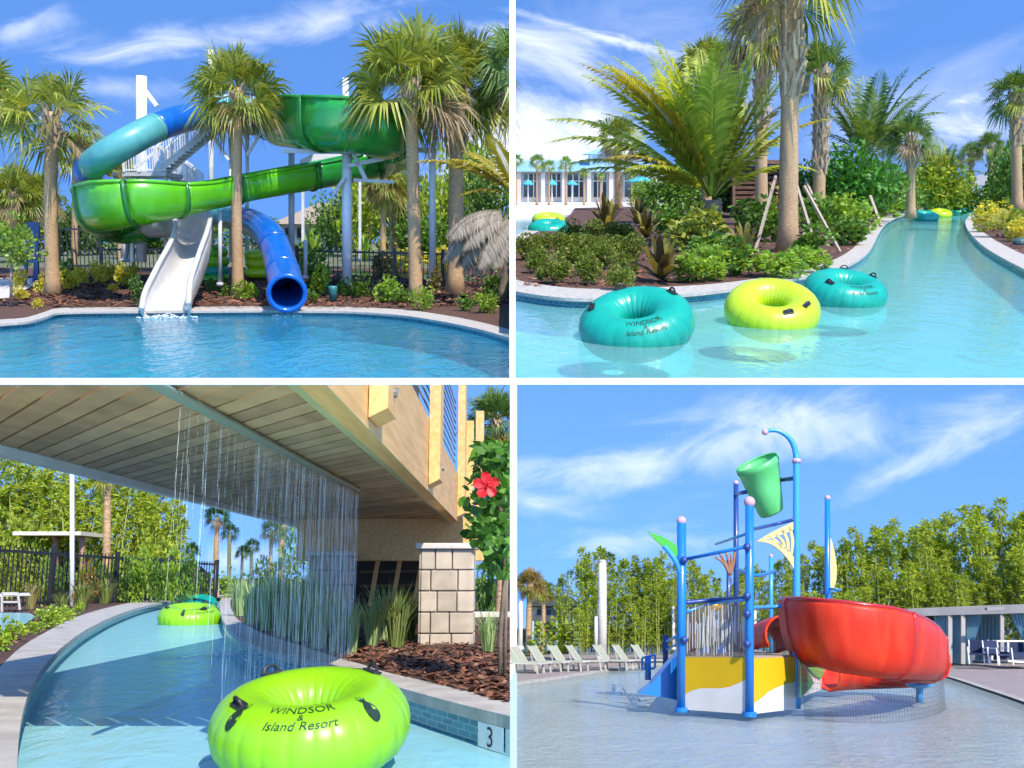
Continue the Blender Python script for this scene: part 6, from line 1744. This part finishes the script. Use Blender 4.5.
# young tree, lifeguard chair
yt = thing(P, 'young_tree', 'young leafy tree with a thin stem at the left pool corner', 'tree', g1(11, 306))
MB().tube([g1(11, 306), P.at(11.5, 250, y1(306))], .07, 8).part('stem', WOODP, yt, True)
b0 = P.at(17, 266, y1(306)) - BASE[yt.name][1]; child(bush_mesh(2, leaf('young_leaf', (0.12, 0.22, 0.02), (0.30, 0.40, 0.05)), n=700, ls=.15, clumps=12), 'crown', yt, b0, (0, 0, 0), (1.4, 1.4, 2.6))
lg = thing(P, 'lifeguard_chair', 'dark blue tall lifeguard chair beside the left sabal trunk', 'lifeguard chair', P.at(32, 294, 63)); NB = mat('navy_plastic', (0.015, 0.05, 0.16), .4)
for x0, x1 in ((24, 28), (38, 37)):
    for dy in (0, 1.2): MB().beam(P.at(x0, 294, 63) + V((0, dy, 0)), P.at(x1, 244, 63) + V((0, dy, 0)), .16, .16, (0, 1, 0)).part('leg', NB, lg)
MB().prism([P.at(25, 246, 63), P.at(40, 246, 63), P.at(40, 249, 63), P.at(25, 249, 63)], (0, 1.3, 0)).part('seat', NB, lg)
MB().prism([P.at(26, 222, 64.2), P.at(39, 222, 64.2), P.at(39, 246, 64.2), P.at(26, 246, 64.2)], (0, .12, 0)).part('backrest', NB, lg)
for y in (262, 277): MB().beam(P.at(25, y, 62.95), P.at(38, y, 62.95), .14, .14).part('rung', NB, lg)
# stacked tubes beyond the slides
for i, (x, y, w_, m, lb) in enumerate([(212, 278, 34, GR, 'green inflatable ring at the bottom of the stack behind the slides'), (212, 270, 33, TEAL, 'teal inflatable ring second in the stack behind the slides'), (213, 261, 32, LIME, 'lime inflatable ring third in the stack behind the slides'), (212, 252, 31, GR, 'green inflatable ring topmost in the stack behind the slides'), (259, 272, 28, YLIME, 'yellow lime ring low in the stack left of the blue mouth'), (259, 263, 27, YLIME, 'yellow lime ring in the middle of the stack left of the blue mouth'), (258, 255, 27, YLIME, 'yellow lime ring on top of the stack left of the blue mouth')]):
    ring(P, lb, x, y, w_, m, 0, (5, 0), i, printed=False, handles=(), Y=66.5, group='stacked rings behind the slides')
# shrubs
CR = [(18, 300, 18, 12), (22, 290, 14, 20), (45, 293, 16, 17), (71, 290, 16, 20), (82, 283, 15, 18), (97, 283, 17, 20), (111, 281, 14, 16), (124, 285, 17, 22), (135, 281, 12, 18), (37, 307, 10, 9), (113, 291, 9, 8)]
CLB = ['low yellow croton at the left edge of the bed', 'yellow croton beside the path', 'yellow croton touching the left sabal trunk', 'yellow croton first right of the left sabal', 'yellow croton second right of the left sabal', 'yellow croton third right of the left sabal', 'small yellow croton in the middle of the fence row', 'large yellow croton near the run-out', 'yellow croton closest to the white run-out', 'tiny yellow plant at the pool corner', 'tiny plant in front of the croton row']
for i, (x, y, w_, h) in enumerate(CR): shrub(P, 'croton_shrub', CLB[i], x, y, y1(y), w_, h, YELLOWG, i, 'shrub', 'yellow crotons along the left fence', n=520, ls=.17)
SB = [(137, 305, 20, 24, DARKG, 'dark round shrub left of the run-out'), (66, 283, 20, 24, GREEN, 'green shrub right of the left sabal trunk'), (230, 296, 18, 12, GREEN, 'low green shrub left of the centre palm foot'), (248, 299, 22, 18, LIGHTG, 'light green shrub right of the centre palm foot'), (213, 291, 12, 14, GREEN, 'small shrub at the slim grey column foot'), (312, 290, 28, 38, GREEN, 'leafy shrub right of the blue mouth'), (324, 296, 22, 26, LIGHTG, 'pale leafy shrub beside the teal light'), (310, 302, 20, 12, GREEN, 'low shrub by the coping right of the blue mouth'), (362, 297, 24, 18, GREEN, 'low shrub right of the thick support column'), (385, 302, 30, 26, LIGHTG, 'bright shrub left of the largest sabal foot'), (402, 303, 22, 16, GREEN, 'low shrub touching the largest sabal trunk'), (425, 308, 22, 20, LIGHTG, 'bright shrub right of the largest sabal foot'), (436, 292, 16, 20, BURG, 'dark bronze shrub between the right palms'), (484, 312, 26, 20, LIGHTG, 'bright shrub before the pindo palm'), (492, 300, 24, 28, DARKG, 'dark shrub under the dead fronds'), (344, 296, 16, 18, GREEN, 'small shrub at the thick column foot'), (380, 276, 20, 26, BURG, 'bronze cordyline behind the right fence'), (405, 273, 50, 22, YELLOWG, 'yellow hedge behind the right fence left part'), (440, 274, 40, 22, YELLOWG, 'yellow hedge behind the right fence right part'), (300, 272, 20, 30, GREEN, 'green shrub behind the slim grey column'), (465, 310, 18, 14, GREEN, 'small green shrub before the dark trunked palm'), (280, 268, 30, 22, DARKG, 'dark shrub behind the blue tube')]
for i, (x, y, w_, h, m, lb) in enumerate(SB): shrub(P, 'pool_shrub', lb, x, y, y1(y), w_, h, m, i, 'shrub', 'shrubs around the slide pool', n=520, ls=.17)
for i, (x, y, w_, h, lb) in enumerate([(312, 262, 50, 52, 'broad leaved bird of paradise left of the thick column'), (364, 262, 46, 46, 'broad leaved bird of paradise right of the thick column')]):
    tuft(P, 'bird_of_paradise', lb, x, y, 78, w_ * .5, h, LIGHTG, i + 1, 'broad leaved plant', 'broad leaved plants behind the fence', rosette_mb, n=16, bw=.10)
gl = thing(P, 'pool_light', 'small teal cylindrical light fixture by the coping right of the blue mouth', 'pool light', g1(333, 301)); a = g1(333, 301); s = a.y / F
MB().tube([a, a + V((0, 0, 12 * s)), a + V((0, 0, 15 * s))], [4 * s, 4.2 * s, 4.6 * s], 14).part('body', mat('fixture_teal', (0.03, 0.20, 0.20), .5), gl, True)

foam(P, 'foam', P.gnd(167, 317), 1.5, .9, 160, .045, 3, .25)
foam(P, 'foam', P.gnd(287, 315), 1.0, .7, 110, .045, 4, .2)
SKY_SAT, SKY_VAL, SKY_HUE, SKY_STR, EXPO = 1.22, 1.65, 0.507, 0.15, 0.80
CLOUDC = (5.4, 5.6, 6.3)
# px, py, rx, ry, angle, density, noise scale, stretch, seed, softness
CLOUDS = [
    (170, 45, 190, 34, 6, 0.55, 7, 2.2, 1.0, .5),
    (330, 20, 150, 34, 10, 0.5, 7, 2.2, 2.0, .5),
    (110, 88, 90, 20, -4, 0.4, 9, 2.5, 3.0, .5),
    (30, 25, 90, 26, 20, 0.4, 8, 2.5, 4.0, .5),
    (470, 60, 90, 30, 10, 0.25, 8, 2.5, 4.5, .5),
    (535, 150, 170, 120, 0, 0.95, 5, 1.5, 5.0, .4),
    (550, 60, 100, 60, -20, 0.7, 7, 2.0, 6.0, .5),
    (610, 38, 140, 10, -18, 0.6, 10, 4, 7.0, .4),
    (965, 128, 90, 26, 4, 0.7, 9, 2, 8.0, .5),
    (963, 100, 26, 9, 8, 0.55, 26, 2, 9.0, .5),
    (900, 110, 300, 150, 0, 0.5, 4, 1.5, 9.5, .7),
    (700, 60, 240, 120, 0, 0.48, 4, 1.6, 9.7, .7),
    (730, 440, 200, 50, 12, 0.48, 7, 2.2, 10.0, .5),
    (590, 470, 170, 38, 8, 0.5, 7, 2.4, 11.0, .5),
    (545, 505, 90, 20, -4, 0.55, 9, 2.4, 12.0, .5),
    (830, 425, 160, 44, -6, 0.4, 7, 2.2, 13.0, .5),
    (900, 470, 150, 18, 26, 0.4, 8, 2.6, 14.0, .5),
    (970, 420, 110, 36, 18, 0.35, 8, 2.2, 15.0, .5),
    (640, 540, 160, 22, 0, 0.4, 8, 2.4, 16.0, .5),
    (225, 560, 110, 40, 0, 0.5, 8, 1.6, 17.0, .5),
]

# ---------------------------------------------------------------- camera, sun, sky, partition
cam = bpy.data.cameras.new('camera'); co = bpy.data.objects.new('camera', cam); COL.objects.link(co)
cam.sensor_width = 36.0; cam.lens = 36.0 * F / 1024.0; cam.clip_start = 0.05; cam.clip_end = 5000
co.rotation_euler = (math.pi / 2 + PITCH, 0, 0)
sc.camera = co
SAZ, SEL = rad(24), rad(38)
sv = V((math.sin(SAZ) * math.cos(SEL), -math.cos(SAZ) * math.cos(SEL), math.sin(SEL)))
sun = bpy.data.lights.new('sun', 'SUN'); sun.energy = 3.7; sun.angle = rad(0.5); sun.color = (1.0, 0.93, 0.82)
so = bpy.data.objects.new('sun', sun); COL.objects.link(so)
so.rotation_euler = sv.to_track_quat('Z', 'Y').to_euler()

w = bpy.data.worlds.new('World'); sc.world = w; w.use_nodes = True
nt = w.node_tree; nt.nodes.clear()
out = nt.nodes.new('ShaderNodeOutputWorld'); bg = nt.nodes.new('ShaderNodeBackground')
nt.links.new(bg.outputs[0], out.inputs[0])
tc = nt.nodes.new('ShaderNodeTexCoord')
sky = nt.nodes.new('ShaderNodeTexSky'); sky.sky_type = 'NISHITA'; sky.sun_disc = False
sky.sun_elevation = SEL; sky.sun_rotation = math.pi - SAZ; sky.air_density = 1.0; sky.dust_density = 0.1; sky.ozone_density = 2.0; sky.altitude = 500
va = mk(nt, 'ShaderNodeVectorMath', operation='ADD'); va.inputs[1].default_value = (0, 0, 0.50)
vn = mk(nt, 'ShaderNodeVectorMath', operation='NORMALIZE')
nt.links.new(tc.outputs['Generated'], va.inputs[0]); nt.links.new(va.outputs[0], vn.inputs[0]); nt.links.new(vn.outputs[0], sky.inputs['Vector'])


def M(op, a, b=None, c=None, clamp=False):
    n = mk(nt, 'ShaderNodeMath', operation=op, use_clamp=clamp)
    for i, q in enumerate((a, b, c)):
        if q is None: continue
        if isinstance(q, (int, float)): n.inputs[i].default_value = q
        else: nt.links.new(q, n.inputs[i])
    return n.outputs[0]


hs = mk(nt, 'ShaderNodeHueSaturation', Saturation=SKY_SAT, Value=SKY_VAL, Hue=SKY_HUE); nt.links.new(sky.outputs[0], hs.inputs['Color'])
sx = mk(nt, 'ShaderNodeSeparateXYZ'); nt.links.new(tc.outputs['Generated'], sx.inputs[0])
yy = M('MAXIMUM', sx.outputs[1], 0.08)
U = M('DIVIDE', sx.outputs[0], yy); W = M('DIVIDE', sx.outputs[2], yy)


def uv(px, py):
    d = Matrix.Rotation(PITCH, 3, 'X') @ V(((px - CX) / F, 1, (CY - py) / F))
    return d.x / d.y, d.z / d.y


def cloud(px, py, rx, ry, ang, dens, nscale, stretch, seed, soft=0.35):
    u0, w0 = uv(px, py); ca, sa = math.cos(rad(ang)), math.sin(rad(ang))
    du = M('SUBTRACT', U, u0); dw = M('SUBTRACT', W, w0)
    a = M('ADD', M('MULTIPLY', du, ca), M('MULTIPLY', dw, sa))
    b = M('SUBTRACT', M('MULTIPLY', dw, ca), M('MULTIPLY', du, sa))
    e = M('SQRT', M('ADD', M('POWER', M('DIVIDE', a, rx / F), 2.0), M('POWER', M('DIVIDE', b, ry / F), 2.0)))
    cb = mk(nt, 'ShaderNodeCombineXYZ'); nt.links.new(a, cb.inputs[0]); nt.links.new(M('MULTIPLY', b, stretch), cb.inputs[1]); cb.inputs[2].default_value = seed
    no = mk(nt, 'ShaderNodeTexNoise', Scale=nscale, Detail=6.0, Roughness=0.62, Distortion=0.8); nt.links.new(cb.outputs[0], no.inputs['Vector'])
    v = M('ADD', M('SUBTRACT', 1.0, e), M('MULTIPLY', M('SUBTRACT', no.outputs['Fac'], 0.5), 3.2))
    mr = mk(nt, 'ShaderNodeMapRange', interpolation_type='SMOOTHSTEP'); mr.inputs['From Min'].default_value = 0.05; mr.inputs['From Max'].default_value = 0.05 + soft * 3
    nt.links.new(v, mr.inputs['Value'])
    edge = mk(nt, 'ShaderNodeMapRange', interpolation_type='SMOOTHSTEP'); edge.inputs['From Min'].default_value = 1.9; edge.inputs['From Max'].default_value = 0.5
    nt.links.new(e, edge.inputs['Value'])
    return M('MULTIPLY', M('MULTIPLY', mr.outputs[0], edge.outputs[0]), dens)


cl = None
for args in CLOUDS:
    c = cloud(*args)
    cl = c if cl is None else M('SUBTRACT', M('ADD', cl, c), M('MULTIPLY', cl, c))
mx = mk(nt, 'ShaderNodeMix', data_type='RGBA'); a = mxin(mx)
nt.links.new(cl, mx.inputs[0]); nt.links.new(hs.outputs[0], a[0]); a[1].default_value = rgba(CLOUDC)
nt.links.new([o for o in mx.outputs if o.type == 'RGBA'][0], bg.inputs['Color'])
bg.inputs['Strength'].default_value = SKY_STR

# thin white partition between the four pool areas
pw = mat('partition_white', (0.9, 0.9, 0.9), 0.6)
D = 19.3
PC = Panel(384, 1.0, [])
PC.M = Matrix.Rotation(PITCH, 3, 'X'); PC.eul = PC.M.to_euler()
def pbox(x0, y0, x1, y1, label, name):
    mb = MB(); a, b = PC.at(x0, y0, D), PC.at(x1, y1, D)
    mb.box(((a.x + b.x) / 2, D, (a.z + b.z) / 2), (abs(b.x - a.x), 0.05, abs(b.z - a.z)))
    mb.obj(PC, name, pw, label=label, cat='divider')
pbox(509.5, -40, 515.5, 378, 'slim white upright divider between the slide pool and the lazy river', 'divider_post')
pbox(510, 384.5, 517, 830, 'slim white upright divider between the footbridge and the splash pad', 'divider_post')
pbox(-60, 378, 1090, 384.5, 'slim white horizontal divider beneath the slide pool and the lazy river', 'divider_rail')

vs = sc.view_settings; vs.view_transform = 'Standard'; vs.look = 'None'; vs.gamma = 1.0; vs.use_curve_mapping = False
vs.exposure = EXPO
sc.cycles.max_bounces = 5; sc.cycles.diffuse_bounces = 3; sc.cycles.glossy_bounces = 3; sc.cycles.transparent_max_bounces = 14
sc.cycles.use_denoising = True; sc.cycles.use_adaptive_sampling = True; sc.cycles.adaptive_threshold = 0.03; sc.cycles.adaptive_min_samples = 12
sc.cycles.caustics_reflective = False; sc.cycles.caustics_refractive = False
# give every leafy copy its own mesh data (one flat BVH renders faster than many overlapping instances)
for o in list(COL.objects):
    if o.type == 'MESH' and o.data.users > 1 and not o.modifiers:
        o.data = o.data.copy()
w.cycles.sampling_method = 'MANUAL'; w.cycles.sample_map_resolution = 256
